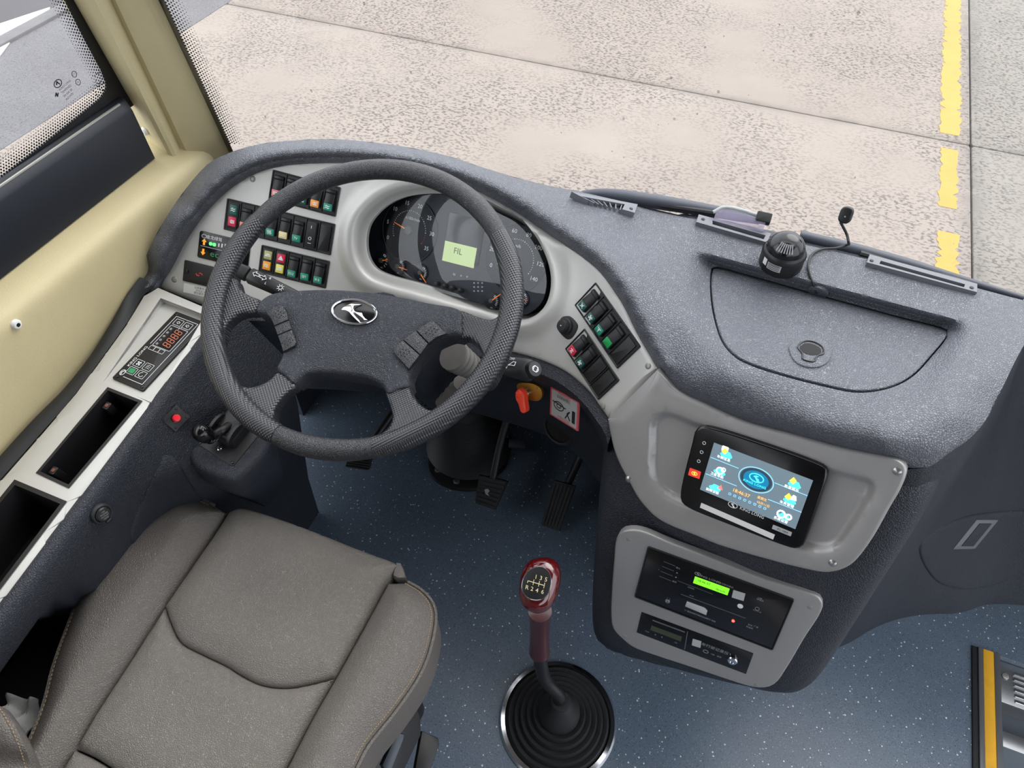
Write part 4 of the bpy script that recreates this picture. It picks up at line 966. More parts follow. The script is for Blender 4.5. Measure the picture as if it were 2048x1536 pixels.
bank([(1192.7, 565), (1281.8, 692.7), (1235.7, 738), (1149, 609.4)], FR, [('r', 'dgreen', 'x'), ('r', 'dgreen', 'fan'), ('r', 'green', 'horn'), ('r', 'bgreen', None), None], 'slanted black switch bank with green horn rocker at the dash edge right of wheel')
bank([(1170.6, 656), (1238, 760), (1199, 801), (1130, 698)], FR, [('r', 'red', 'belt'), ('r', 'dgreen', 'fan'), None, None], 'slanted black switch bank with one red rocker beside the mirror joystick')
# mirror joystick
fj = FR.sub(1134, 652, 1150, 640, .001)
mj = thing('mirror_joystick', fj.p(0, 0), 'small grey mirror adjustment joystick on the silver panel right of the wheel', 'joystick')
jp = [fj.uv(x, y) for x, y in smooth_closed([(1134, 632), (1142, 633), (1156, 648), (1157, 655), (1146, 675), (1138, 679), (1131, 676), (1116, 658), (1115, 650), (1126, 634)], 40)]
MB().poly(fj, jp, -.003, .003, .0016).build('base_plate', 'rubber', mj); MB().lathe(fj, 0, 0, [(.013, .002), (.0135, .006), (.0115, .008), (.0105, .008), (.010, .0135), (.0085, .0155), (.003, .016)], 28).build('joystick_knob', 'rubber', mj); MB().cyl(fj, 0, 0, .001, .016, .0164, 8).build('direction_dot', 'white_print', mj)
# eco driving indicator, red emblem panel, sticker
fe, w, h = FL.rect([(406, 462), (470, 478), (456, 528), (390, 513)], .001)
ec = thing('eco_indicator', fe.p(0, 0), 'small black eco driving indicator with orange arrows and lit green bar', 'indicator')
W2 = w*1.55; fe = Frame(fe.p(w*.275, 0), fe.n, fe.e1)
MB().rbox(fe, 0, 0, W2, h, .004, -.003, .002, .0008).build('faceplate', 'black_gloss', ec)
m = MB(); m.text(fe, '金龙绿驾', -W2*.20, h*.33, .0075, .0024); m.stroke(fe, ell(.0045, .0032, 14, -W2*.40, h*.33), .0007, .002, .0024, True); m.stroke(fe, [(-W2*.45, -h*.04), (W2*.42, -h*.04)], .0005, .002, .0024)
for k in range(5): m.poly(fe, rrect(.0022, .006+.001*k, .0003, 1, -W2*.10+k*.006, h*.13+.0005*k), .002, .0024)
m.build('lettering', 'white_print', ec, smooth=None)
for k in range(2): MB().poly(fe, rrect(.0058, .0058, .002, 2, -W2*.26+.007*k, h*.11), .002, .0026).build('lit_bar', 'led_green', ec)
for sgn, v in ((1, h*.13), (-1, -h*.26)):
    u = -W2*.39; MB().poly(fe, [(u-.0045, v), (u+.0045, v), (u, v+sgn*.0055)] if sgn > 0 else [(u-.0045, v), (u, v-.0055), (u+.0045, v)], .002, .0026).build('arrow', 'eco_orange', ec); MB().poly(fe, rrect(.0038, .006, .0002, 1, u, v-sgn*.003), .002, .0025).build('arrow_stem', 'eco_orange', ec)
m = MB(); m.text(fe, 'eco', -W2*.11, -h*.25, .016, .0024, sx=1.2); m.build('eco_text', 'eco_green', ec, smooth=None)
fe, w, h = FL.rect([(374, 521), (440, 537), (428, 576), (362, 560)], .001); W2 = w*1.7; fe = Frame(fe.p(w*.35, 0), fe.n, fe.e1)
em = thing('cover_module', fe.p(0, 0), 'small black screwed module with red swirl emblem below the eco indicator', 'module')
MB().rbox(fe, 0, 0, W2, h, .002, -.003, .002, .0008).build('faceplate', 'black', em)
MB().rbox(fe, .0, 0, W2*.72, h*.72, .002, .001, .0032, .0008).build('raised_panel', 'rubber', em)
for s in (-1, 1): MB().lathe(fe, s*W2*.435, 0, [(.0035, .001), (.0035, .003), (.002, .0036)], 14).build('screw', 'black_gloss', em)
m = MB()
for q in (0, math.pi): m.stroke(fe, [(-W2*.21+(.0028+.0013*math.cos(a*1.0))*math.cos(a+q)+.0018*math.cos(q), (.0028)*math.sin(a+q)) for a in np.linspace(0, 2.6, 9)], .0014, .0032, .0036)
m.build('swirl_emblem', 'emblem_red', em, smooth=None)
fe, w, h = FL.rect([(369, 566), (440, 582), (437, 600), (366, 584)], .0006)
stk = MB().rbox(fe, w*.2, 0, w*1.4, h, .0005, -.0004, .0006).build('paper_sticker', 'label_white'); tag(stk, 'narrow white paper sticker with small print below the black emblem module', 'sticker')
m = MB()
for k in range(3): m.text(fe, ('注意事项 RESET AFTER 30s', 'SPACE 3L 操作说明 VER', '请勿遮挡 MODEL A12 2016')[k], w*.2, h*(.28-.28*k), .0048, .0007)
m.build('small_print', 'black_print', stk, smooth=None)
# ------------------------------------------------------------------ steering wheel
WC = A(-.4955, .637, .8715); WN = nrm(22.06, 3.0); FWH = Frame(WC, WN)
wh = link('steering_wheel', None, None, FWH.mat()); wh.empty_display_size = .05
tag(wh, 'black leather four-spoke steering wheel with chrome ringed emblem', 'steering wheel')
WMAT = FWH.mat(); RW, TR = .2245, .0155
def wl_(px, py, h=0): return np.array(FWH.uv(px, py, h))
def wang(px, py): u, v = wl_(px, py); return math.atan2(v, u)
def rim_arc(a0, a1, name, m, r0=TR, r1=None, cap=True):
    n = max(12, int(abs(a1-a0)/(2*math.pi)*128)); mb = MB(); R = []
    for i in range(n+1):
        t = i/n; a = a0+(a1-a0)*t; e = min(t, 1-t)*n/6; r = r0*(1-.10*max(0, 1-e)**2)
        R.append([LOC.p((RW+r*1.02*math.cos(b))*math.cos(a), (RW+r*1.02*math.cos(b))*math.sin(a), r*.98*math.sin(b)) for b in np.linspace(0, 2*math.pi, 25)[:-1]])
    mb.rings(R, (True, True)); return mb.build(name, m, wh, mw=WMAT)
A1 = wang(538, 458); A2 = wang(556, 868); A3 = wang(748, 886); A4 = wang(1003, 468)
def unwrap(a, ref):
    while a < ref: a += 2*math.pi
    return a
rim_arc(A4, unwrap(A1, A4), 'rim_top', 'wheel'); rim_arc(A1, unwrap(A2, A1), 'rim_grip', 'wheel_grip', .0165); rim_arc(A2, unwrap(A3, A2), 'rim_bottom', 'wheel'); rim_arc(A3, unwrap(A4, A3), 'rim_grip', 'wheel_grip', .0165)
def dish(r): return -.036*(1-float(smoothstep(.10, .222, r)))
def wpt(px, py, lift=0.0):
    h = -.03
    for _ in range(25):
        u, v = wl_(px, py, h+lift); h = .5*h+.5*dish(math.hypot(u, v))
    return A(u, v)
def wheel_patch(px, name, m, lift, th, edge, spacing=.008, smooth_n=80, parent=None, crown=0, closed_smooth=True):
    O = smooth_closed(px, smooth_n) if closed_smooth else dens(np.array(px, float), 8)
    U = np.array([wpt(x, y, lift) for x, y in O]); U = U if area2(U) > 0 else U[::-1]
    ex = []
    for r in (.12, .35, .65, 1.0): ex += list(offset(U, edge*r))
    P, T = cdt(U, [], spacing, ex); d = dist_many(U, P)
    hh = np.array([dish(math.hypot(*p)) for p in P])+lift-edge+np.sqrt(np.maximum(edge**2-(edge-np.minimum(d, edge))**2, 0))
    if crown: hh = hh+crown*np.sin(np.clip(d/.05, 0, 1)*math.pi/2)
    V, Fc = solid([LOC.p(u, v, k) for (u, v), k in zip(P, hh)], [A(0, 0, 1)]*len(P), T, th)
    return MB().add(V, Fc).build(name, m, parent or wh, smooth=50, mw=WMAT)
HUB = [(511, 611), (522, 597), (542, 585.5), (593, 579), (658, 577), (722, 581), (787, 590), (851, 603), (921, 620), (925, 645), (924, 670), (906, 668), (893, 672), (868, 684), (846, 703), (828, 727), (817, 752), (819, 771), (796, 779), (774, 787), (763, 770), (738, 756), (690, 748), (642, 744), (608, 748), (585, 766), (568, 751), (551, 737), (559, 718), (564, 704), (562, 678), (555, 655), (545, 638), (529, 628), (510, 623)]
hub = wheel_patch(HUB, 'hub_pad', 'wheel_pad', .006, .03, .007, smooth_n=140, crown=.006)
wheel_patch([(520, 600), (497, 589), (480, 577), (470, 555), (440, 560), (424, 600), (420, 650), (428, 690), (442, 680), (450, 652), (464, 636), (484, 626), (515, 622)], 'spoke', 'wheel_grip', .002, .014, .006)
wheel_patch([(914, 620), (960, 633), (982, 637), (998, 627), (1006, 606), (1025, 600), (1032, 650), (1010, 720), (980, 772), (944, 766), (960, 735), (964, 712), (955, 690), (938, 676), (915, 672)], 'spoke', 'wheel_grip', .002, .014, .006)
wheel_patch([(556, 742), (537, 758), (516, 769), (494, 773), (478, 770), (468, 780), (500, 838), (540, 872), (562, 868), (549, 845), (547, 822), (558, 801), (574, 784), (592, 770)], 'spoke', 'wheel_grip', .002, .014, .006)
wheel_patch([(770, 782), (777, 806), (783, 833), (776, 853), (760, 866), (740, 880), (800, 884), (880, 845), (920, 808), (890, 812), (858, 818), (836, 804), (824, 786), (815, 768)], 'spoke', 'wheel_grip', .002, .014, .006)
# hub underside and column shroud below
MB().lathe(LOC, .0, -.035, [(.065, -.05), (.06, -.075), (.05, -.10)], 36).build('hub_back', 'wheel', wh, mw=WMAT)
def hub_frame(px, py, lift=.0115):
    u, v = wpt(px, py, lift); h = dish(math.hypot(u, v))+lift; return Frame(FWH.p(u, v, h), WN)
# emblem
fe = hub_frame(709, 624.5, .0125)
eu = np.array(fe.uv(755, 632))-np.array(fe.uv(664, 617)); rot = math.atan2(eu[1], eu[0]); ea = np.linalg.norm(eu)/2; eb = .031
eb = np.linalg.norm(np.array(fe.uv(705, 650))-np.array(fe.uv(713, 599)))/2
em_ = MB().poly(fe, ell(ea, eb, 48, 0, 0, rot), -.006, .001, .0008).build('emblem_plate', 'black_gloss', wh)
E0 = ell(ea, eb, 48, 0, 0, rot); m = MB(); m.frame(fe, E0, offset(np.array(E0), .0032), -.001, .0034, .0008); m.build('emblem_ring', 'chrome', em_)
LOGO_PX = [(880, 375), (892, 360), (915, 346), (942, 337), (1006, 343), (972, 357), (958, 372), (962, 384), (978, 390), (1008, 394), (1014, 412), (1028, 428), (1046, 440), (1018, 454), (996, 456), (976, 440), (948, 412), (928, 388), (908, 378)]
LOGO = [((x-958)/143, (386-y)/80) for x, y in LOGO_PX]
lg = [fe.uv(400+x*.3223, 500+y*.3223) for x, y in LOGO_PX]; MB().poly(fe, lg, .0005, .0028, .0008).build('emblem_bird', 'chrome', em_)
def logo_flat(m, fr, u, v, s, h):
    m.stroke(fr, ell(s, s*.62, 22, u, v), s*.13, h, h+.0003, True); m.poly(fr, [(u+a*s*.9, v+b*s*.58) for a, b in LOGO], h, h+.0003)
# thumb button pads: three keys each
for key, quads in enumerate(([[(533, 625), (560, 611), (567, 613), (574, 626), (578, 640), (549, 652), (544, 640)], [(549.5, 653), (578.5, 641), (584, 659), (556, 671)], [(556.5, 672), (584.5, 660), (593, 685), (590, 692), (567, 704), (563, 690)]], [[(787, 705), (789, 697), (806, 681), (840, 711), (818, 739)], [(807, 680), (832, 662), (857, 688), (841, 710)], [(833, 661), (859, 644), (869, 644), (894, 668), (874, 675), (858, 687)]])):
    for qd in quads:
        ff = hub_frame(np.mean([q[0] for q in qd]), np.mean([q[1] for q in qd]), .012)
        kb_ = MB().poly(ff, [ff.uv(*q) for q in qd], -.006, .0022, .0014).build('thumb_button', 'wheel', wh)
        if len(qd) > 4:
            m = MB(); uu = np.array([ff.uv(*q) for q in qd]); c = uu.mean(0)
            for i in (-1, 0, 1):
                for j in (-1, 0, 1): q = c+A(i*.0052+j*.0017, j*.0048); m.lathe(ff, q[0], q[1], [(.0012, .002), (.0009, .0028)], 6)
            o = m.build('grip_pips', 'black', kb_); o['kind'] = 'stuff'

# ------------------------------------------------------------------ steering column
PB = atZ(940, 925, 0.02); axis_top = FWH.p(0, 0, -.09); 
stc = thing('steering_column', (PB[0], PB[1]+.02, 0), 'black steering column with rubber boot on a bolted floor plate', 'steering column')
MB().tube([axis_top+A(0, .005, 0), FWH.p(0, .0, -.17)+A(0, .02, 0), A(-.49, .84, .45)], [.05, .055, .05], 20, 16).build('column_tube', 'dash_low', stc)
fp = Frame((PB[0], PB[1], .0), (0, 0, 1)); c = A(*fp.o)
cx_, cy_ = atZ(935, 905, .01)[:2]
bt = MB(); prof = []
for k in range(10): r = .115-.0055*k; prof += [(r, .02+.016*k), (r-.010, .03+.016*k)]
prof += [(.055, .19), (.05, .26), (.047, .5)]
bt.rings([[A(cx_-.002+h*-.10+r*math.cos(a), cy_+.02+h*.10+r*math.sin(a), h) for a in np.linspace(0, 2*math.pi, 37)[:-1]] for r, h in prof]); bt.build('column_boot', 'rubber', stc)
fpl = [atZ(x, y, .012)[:2] for x, y in [(858, 905), (856, 935), (866, 955), (890, 970), (925, 978), (960, 975), (985, 955), (1012, 930), (1020, 890), (1010, 850), (960, 820), (890, 830)]]
MB().poly(LOC, smooth_closed([tuple(p) for p in fpl], 50), 0, .012, .004).build('floor_plate', 'black', stc)
for x, y in ((876, 940), (913, 963)): p = atZ(x, y, .012); MB().lathe(LOC, p[0], p[1], [(.0085, .011), (.0085, .0145), (.006, .016), (.003, .016)], 18).build('bolt', 'steel', stc)
# grey corrugated boot of the column's cable and the coiled wire seen through the wheel
fg0, fg1 = A(-.40, .72, .76), A(-.33, .80, .69)
def through(px, py, y): return atY(px, py, y)
g0, g1 = through(908, 712, .70), through(958, 744, .735); d = unit(g1-g0); pts = []; rad = []
for k in range(49): pts.append(g0+(g1-g0)*k/48); rad.append((.028-.009*k/48)*(1-.17*abs(math.cos(k*math.pi/9))))
bel = MB(); bel.tube(pts, rad, 20); bl = thing('rubber_bellows', g0, 'grey corrugated rubber bellows seen through the steering wheel', 'bellows'); bel.build('bellows_tube', 'grey_boot', bl)
MB().tube([g0-d*.004, g0+d*.001], .0255, 20).build('clamp', 'grey_boot', bl)
q0, q1 = through(922, 766, .72), through(884, 806, .74); bl2 = MB(); bl2.tube([q0+(q1-q0)*t for t in np.linspace(0, 1, 13)], [.012+.002*math.cos(k*2) for k in range(13)], 12).build('cable_sleeve', 'grey_boot', bl)
cw = thing('coiled_wire', through(840, 790, .80), 'thin coiled black wire loop hanging below the steering wheel', 'wire')
w0 = through(832, 780, .80); MB().tube([w0+A(.012*math.cos(a)*(1-a/40), -.002*a, .012*math.sin(a)*(1-a/40)) for a in np.linspace(0, 18, 80)], .0014, 6).build('coil', 'black_gloss', cw)
MB().tube([w0+A(.012, -.03, 0), through(858, 790, .80), through(846, 812, .79), through(866, 812, .79), through(880, 800, .79)], .0018, 6, 20).build('wire_end', 'rubber', cw)

# ------------------------------------------------------------------ stalks
ts = thing('turn_signal_stalk', FWH.p(-.1, 0, -.08), 'black turn signal stalk with white arrows left of the steering wheel', 'stalk')
s0, s1 = FWH.px(487, 545, -.055), FWH.px(600, 598, -.075)
d = unit(s1-s0); mb = MB(); FSt = Frame(s0, np.cross(d, np.cross(A(0, -.3, 1), d)), d)
L_ = np.linalg.norm(s1-s0)
def stalk_body(mb, fr, xs, ws, ts_):
    R = []
    for x, w, t in zip(xs, ws, ts_): R.append([fr.p(x, *p) for p in rrect(w, t, min(w, t)*.32, 3)])
    return mb.rings(R)
stalk_body(mb, FSt, [.012, .014, L_*.6, L_*1.2], [.023, .025, .022, .018], [.018, .020, .018, .015]).build('stalk_arm', 'black', ts)
mb = MB(); stalk_body(mb, FSt, [-.012, -.010, .006, .008], [.018, .022, .0235, .021], [.014, .018, .0185, .017]).build('stalk_tip', 'rubber', ts)
m = MB(); H0 = .0101
for u, s in ((.024, -1), (.036, 1)): m.stroke(FSt, [(u+s*.006, .003), (u+s*.001, .0075), (u+s*.001, .005), (u-s*.005, .005), (u-s*.005, .001), (u+s*.001, .001), (u+s*.001, -.0015)], .0008, H0-.0004, H0+.0003, True)
m.text(FSt, 'R', .047, .0065, .006, H0+.0001); m.text(FSt, 'L', .045, -.004, .006, H0+.0001); m.stroke(FSt, ell(.003, .003, 10, .069, .0), .0007, H0-.0008, H0-.0001, True)
for a in np.linspace(0, math.pi*2, 9)[:-1]: m.stroke(FSt, [(.069+.004*math.cos(a), .004*math.sin(a)), (.069+.0058*math.cos(a), .0058*math.sin(a))], .0007, H0-.0008, H0-.0001)
m.build('stalk_print', 'white_print', ts, smooth=None)
wsS = thing('wiper_stalk', FWH.p(.15, 0, -.08), 'black wiper stalk with washer push button right of the wheel', 'stalk')
s0, s1 = FWH.px(1064, 742, -.05), FWH.px(960, 722, -.075); d = unit(s1-s0); FSw = Frame(s0, np.cross(d, np.cross(A(0, -.3, 1), d)), d); mb = MB(); L_ = np.linalg.norm(s1-s0)
stalk_body(mb, FSw, [0, .003, .012, L_*.45, L_*.8], [.026, .030, .030, .026, .022], [.022, .026, .026, .022, .018]).build('stalk_arm', 'rubber', wsS)
Fbt = Frame(FSw.p(-.001, 0, .003), -d*.8+A(0, -.2, .75), (1, 0, 0)); MB().lathe(Fbt, 0, 0, [(.0125, -.004), (.0125, .006), (.0105, .009), (.004, .0095)], 24).build('washer_button', 'black', wsS)
m = MB(); m.stroke(Fbt, ell(.005, .004, 12, 0, 0), .0009, .0095, .0099, True); m.stroke(Fbt, [(-.003, -.004), (-.003, .004), (.003, .004), (.003, -.004)], .0008, .0095, .0099); m.build('button_symbol', 'white_print', wsS, smooth=None)
m = MB(); Ff = Frame(FSw.p(.035, 0, .0128), FSw.n, -FSw.e1); m.text(Ff, 'OFF', .004, .007, .0055, .0004); m.text(Ff, 'ON', -.002, -.008, .0055, .0004); m.stroke(Ff, [(.002, -.004), (.008, .003), (.012, .003), (.012, -.003), (.006, -.003)], .0008, 0, .0004, True); m.build('stalk_print', 'white_print', wsS, smooth=None)

# ------------------------------------------------------------------ ignition lock and key on the knee panel
kp = inst(1062, 720)[0]; FKn = Frame(atY(1062, 784, kp[1]+.0), (-.30, -.88, .35))
ig = thing('ignition_lock', FKn.p(0, 0), 'brass ignition lock plate with red key on the knee panel', 'ignition lock')
MB().poly(FKn, [FKn.uv(x, y) for x, y in smooth_closed([(1035, 768), (1050, 765), (1070, 768), (1083, 778), (1085, 792), (1078, 801), (1062, 800), (1044, 790), (1036, 778)], 40)], -.004, .002, .001).build('lock_plate', 'brass', ig)
u, v = FKn.uv(1056, 783); MB().lathe(FKn, u, v, [(.008, .001), (.008, .010), (.006, .012)], 20).build('lock_barrel', 'steel', ig)
FKk = Frame(FKn.p(u, v, .012), FKn.n, A(.8, .0, .3)); ky = thing('ignition_key', FKk.p(0, 0), 'red plastic ignition key in the brass lock', 'key')
MB().poly(FKk, smooth_closed([(-.009, .006), (-.004, .011), (.004, .009), (.009, .002), (.008, -.010), (.007, -.030), (.001, -.033), (-.004, -.030), (-.007, -.016), (-.011, -.008)], 40), .0, .013, .004, 3).build('key_head', 'red_key', ky)
MB().poly(FKk, rrect(.006, .010, .003, 4, -.003, .004), .012, .0165, .002).build('key_button', 'red_key', ky)
MB().tube([FKk.p(0, 0, -.012), FKk.p(0, 0, .004)], .003, 8).build('key_blade', 'steel', ky)
u, v = FKn.uv(1075, 775); MB().cyl(FKn, u, v, .002, .001, .0035, 10, .0005).build('lock_screw', 'steel', ig)
# red framed warning sticker on the knee panel
sp_ = atY(1130, 818, inst(1150, 762)[0][1]-.012); FSk = Frame(sp_, (-.62, -.70, .25))
fw_, w, h = FSk.rect([(1102, 772), (1161, 806), (1155, 861), (1101, 829)])
wsk = MB().rbox(fw_, 0, 0, w, h, .001, -.001, .001).build('warning_sticker', 'sticker_red'); tag(wsk, 'red framed grey warning sticker with black pictogram right of the key', 'sticker')
MB().rbox(fw_, 0, 0, w*.88, h*.90, .001, .0006, .0013).build('sticker_field', 'label_grey', wsk)
m = MB(); m.stroke(fw_, ell(w*.17, h*.14, 20, -w*.18, -h*.02), .0016, .0013, .0017, True); m.stroke(fw_, ell(w*.07, h*.06, 12, -w*.18, -h*.02), .0014, .0013, .0017, True); m.stroke(fw_, [(-w*.40, h*.06), (w*.06, h*.02)], .0016, .0013, .0017); m.stroke(fw_, [(w*.06, -h*.3), (w*.2, -h*.02), (w*.12, -h*.12), (w*.22, -h*.3)], .0022, .0013, .0017); m.poly(fw_, rrect(w*.10, h*.42, .001, 2, w*.34, -h*.12), .0013, .0017)
m.text(fw_, '驻车制动时禁止', -w*.02, h*.30, .0062, .0015, sx=.9)
m.build('pictogram', 'black_print', wsk, smooth=None); m = MB(); m.text(fw_, '严禁空挡滑行', 0, h*.40, .006, .0015); m.text(fw_, '注意安全驾驶', 0, -h*.40, .006, .0015); m.build('red_print', 'sticker_red', wsk, smooth=None)

_p, _n = caster(knee)(1118, 856)
ro_ = thing('round_vent', _p, 'dark round vent opening under the red framed warning sticker', 'air vent'); FRo = Frame(_p, unit(_n+A(0, -.1, .5)))
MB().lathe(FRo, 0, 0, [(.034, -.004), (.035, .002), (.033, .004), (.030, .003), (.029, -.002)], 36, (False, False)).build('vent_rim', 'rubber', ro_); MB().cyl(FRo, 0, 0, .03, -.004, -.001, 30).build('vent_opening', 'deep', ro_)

# ------------------------------------------------------------------ pedals
def pedal(name, label, corners, z0, z1, ribs, arm, along_v=False):
    """rubber pad over four pixels (TL TR BR BL); z1 height of its far edge, z0 of its near edge"""
    P = [atZ(*corners[0], z1), atZ(*corners[1], z1), atZ(*corners[2], z0), atZ(*corners[3], z0)]
    c = sum(P)/4; fr = Frame(c, np.cross(P[1]-P[3], P[0]-P[2]) if np.cross(P[1]-P[3], P[0]-P[2])[2] > 0 else np.cross(P[0]-P[2], P[1]-P[3]), (P[1]-P[0])+(P[2]-P[3]))
    t = thing(name, (c[0], c[1], 0), label, 'pedal'); Q = [((p-c)@fr.e1, (p-c)@fr.e2) for p in P]; 
    MB().poly(fr, offset(np.array(Q) if area2(Q) > 0 else np.array(Q)[::-1], 0), -.012, .002, .003).build('pedal_pad', 'rubber', t)
    w = np.linalg.norm(P[1]-P[0]+P[2]-P[3])/2; h = np.linalg.norm(P[0]-P[3]+P[1]-P[2])/2
    for k in range(ribs):
        f = (k+.5)/ribs-.5
        if along_v: a = np.array(Q[0])*(.5-f)+np.array(Q[1])*(.5+f); b = np.array(Q[3])*(.5-f)+np.array(Q[2])*(.5+f)
        else: a = np.array(Q[0])*(.5-f)+np.array(Q[3])*(.5+f); b = np.array(Q[1])*(.5-f)+np.array(Q[2])*(.5+f)
        m = MB(); m.stroke(fr, [a*.93+b*.07, a*.07+b*.93], min(.005, (w if along_v else h)/ribs*.55), .0015, .005); m.build('rib', 'rubber', t)
    MB().tube([c-fr.n*.01]+[A(*q) for q in arm], [.009, .010, .011], 10, 14).build('pedal_arm', 'black', t)
    return t, fr, Q
t, fr, Q = pedal('brake_pedal', 'ribbed black brake pedal with worn emblem beside the column plate', [(958, 950), (1016, 962), (990, 1020), (950, 1006)], .085, .13, 7, [A(-.40, .95, .22), A(-.36, 1.08, .42)])
m = MB(); m.poly(fr, [(-.012, .004), (-.004, .008), (.002, .004), (-.002, -.002), (.004, -.008), (-.006, -.006)], .004, .0058); m.build('pad_emblem', 'steel', t)
pedal('clutch_pedal', 'ribbed black clutch pedal partly hidden under the wheel rim', [(700, 905), (745, 910), (738, 940), (690, 932)], .10, .14, 6, [A(-.66, .98, .24), A(-.62, 1.08, .42)])
pedal('accelerator_pedal', 'long black accelerator pedal with lengthwise ribs near the centre console', [(1108, 960), (1152, 972), (1118, 1062), (1082, 1050)], .03, .10, 6, [A(-.22, 1.02, .14), A(-.20, 1.10, .34)], True)
for x, y in ((1002, 868), (1035, 888)):
    p = atZ(x, y, .05); MB().rbox(Frame(p, (.1, -.5, .9), (.9, .3, 0)), 0, 0, .045, .022, .003, -.01, .01, .002).build('bracket', 'dark_steel', stc)
# ------------------------------------------------------------------ driver seat
seat = thing('driver_seat', (-.56, .18, 0), 'grey-brown leather driver seat cushion with stitched side bolsters', 'seat')
SZ = .47; FQ = Frame((-.56, .2, SZ), (0, -.03, 1))
def sp(*pts): return [FQ.uv(*p) for p in pts]
L_IN = [(452, 1018), (439, 1040), (383, 1122), (326, 1204), (257, 1311), (187, 1417), (142, 1493)]
L_OUT = [(45, 1485), (75, 1410), (97, 1327), (124, 1252), (157, 1174), (206, 1106), (262, 1046), (307, 1012), (337, 995), (367, 987), (394, 990), (424, 1003)]
R_IN = [(773, 1158), (720, 1255), (666, 1351), (623, 1425), (565, 1536)]
R_OUT = [(814, 1157), (841, 1173), (862, 1196), (870, 1223), (860, 1289), (837, 1347), (790, 1417), (732, 1491), (709, 1536)]
SEAM = [(324, 1207), (334, 1237), (356, 1279), (394, 1301), (450, 1328), (480, 1347), (519, 1365), (569, 1371), (608, 1365), (666, 1351)]
lin_ = sp(*L_IN); rin_ = sp(*R_IN); bl_, br_ = (lin_[-1][0]+.01, -.36), (rin_[-1][0]-.01, -.36)
def pillow(px, name, hgt, wdt, th, edge, m='leather', h=0, spacing=.012, hf=None, extra=None):
    O = np.array(px); O = O if area2(O) > 0 else O[::-1]
    O = dens(O, .012); return slab(FQ, O, th, edge, h, (), spacing, hgt, wdt, hf=hf).build(name, m, seat, smooth=60)
lo = [tuple(p) for p in smooth_closed(sp(*L_OUT), 50, closed=False)]; li = [tuple(p) for p in smooth_closed(lin_, 40, closed=False)]
lo0 = lo[0]
def left_prof(P): return .020*smoothstep(-.30, -.20, -np.abs(P[:, 0]+.0))*0
bol_l = pillow([(lo0[0]+.02, -.36)]+[(lo0[0]+.004, -.30)]+lo+li+[bl_], 'left_bolster', .034, .055, .09, .012, 'leather_side', -.012)
ro = [tuple(p) for p in smooth_closed(sp(*R_OUT), 50, closed=False)]; ri = [tuple(p) for p in smooth_closed(rin_, 40, closed=False)]
bol_r = pillow([ri[0]]+ro+[(ro[-1][0]-.02, -.36), br_]+ri[::-1][:-1], 'right_bolster', .030, .05, .09, .012, 'leather_side', -.012)
sm = [tuple(p) for p in smooth_closed(sp(*SEAM), 40, closed=False)]
fe_ = [tuple(p) for p in smooth_closed(sp((470, 1010), (480, 1009), (585, 1041), (713, 1091), (790, 1120), (800, 1127)), 40, closed=False)]
lf_ = [p for p in li if p[1] > sm[0][1]]; rf_ = [p for p in ri if p[1] > sm[-1][1]]
pillow([lf_[0]]+fe_+rf_+sm[::-1]+lf_[::-1][:-1], 'front_pad', .016, .05, .08, .010, 'leather', -.008)
lr_ = [p for p in li if p[1] <= sm[0][1]]; rr_ = [p for p in ri if p[1] <= sm[-1][1]]
s2 = [tuple(p) for p in smooth_closed(sp((142, 1493), (175, 1508), (215, 1532), (300, 1590), (480, 1600)), 20, closed=False)]
pillow([sm[0]]+sm[1:]+rr_[:-3]+[(rr_[-1][0], s2[-1][1])]+s2[::-1]+lr_[::-1][:-1], 'middle_pad', .014, .05, .08, .010, 'leather', -.010)
pillow([(s2[0][0], s2[0][1]-.002)]+[(p[0], p[1]-.002) for p in s2[1:]]+[(rr_[-1][0]-.01, s2[-1][1]-.002), br_, bl_], 'rear_pad', .014, .05, .08, .010, 'leather', -.010)
# front drop of the cushion and its under-frame
fc = np.array([FQ.p(u, v, -.012) for u, v in [lf_[0]]+fe_]); loft([list(fc-A(0, .004, 0)), list(fc+A(0, .004, -.02)), list(fc+A(0, -.01, -.09)), list(fc+A(0, -.05, -.11))], 40, sub=3).build('front_roll', 'leather_side', seat)
fold = FQ.sub(806, 1140, 815, 1160, -.01); MB().poly(fold, [fold.uv(*p) for p in [(793, 1125), (802, 1127), (808, 1140), (812, 1157), (796, 1158), (786, 1152)]], -.05, .004, .004).build('corner_tuck', 'leather_side', seat)
for side, (C_, s) in enumerate(((ro, -1), (lo, 1))):
    # piping and dashed stitching along the outer edges
    c3 = [FQ.p(u, v, -.014) for u, v in C_]; MB().tube(c3, .0028, 8, 60).build('piping', 'leather_side', seat)
    O = np.array(C_); t = np.gradient(O, axis=0); t /= np.linalg.norm(t, axis=1)[:, None]; nn = np.stack([-t[:, 1], t[:, 0]], 1); cen = A(0, 0)
    if ((O.mean(0)-O[0]) is not None): sg = 1 if np.mean(np.sum(nn*(cen-O), 1)) > 0 else -1
    st_ = MB(); P = smooth_closed(O+nn*sg*.0065, 160, closed=False); 
    e = .012; hh = lambda d: -.012-e+math.sqrt(max(e*e-(e-min(d, e))**2, 0))+(.030 if side == 0 else .034)*math.sin(min(d/.05, 1)*math.pi/2)
    for k in range(0, 158, 2): st_.stroke(Frame(FQ.p(0, 0, hh(.0068)), FQ.n, FQ.e1), [tuple(P[k]), tuple(P[k+1])], .0011, -.0006, .0007)
    o = st_.build('stitching', 'stitch', seat, smooth=None); o['kind'] = 'stuff'
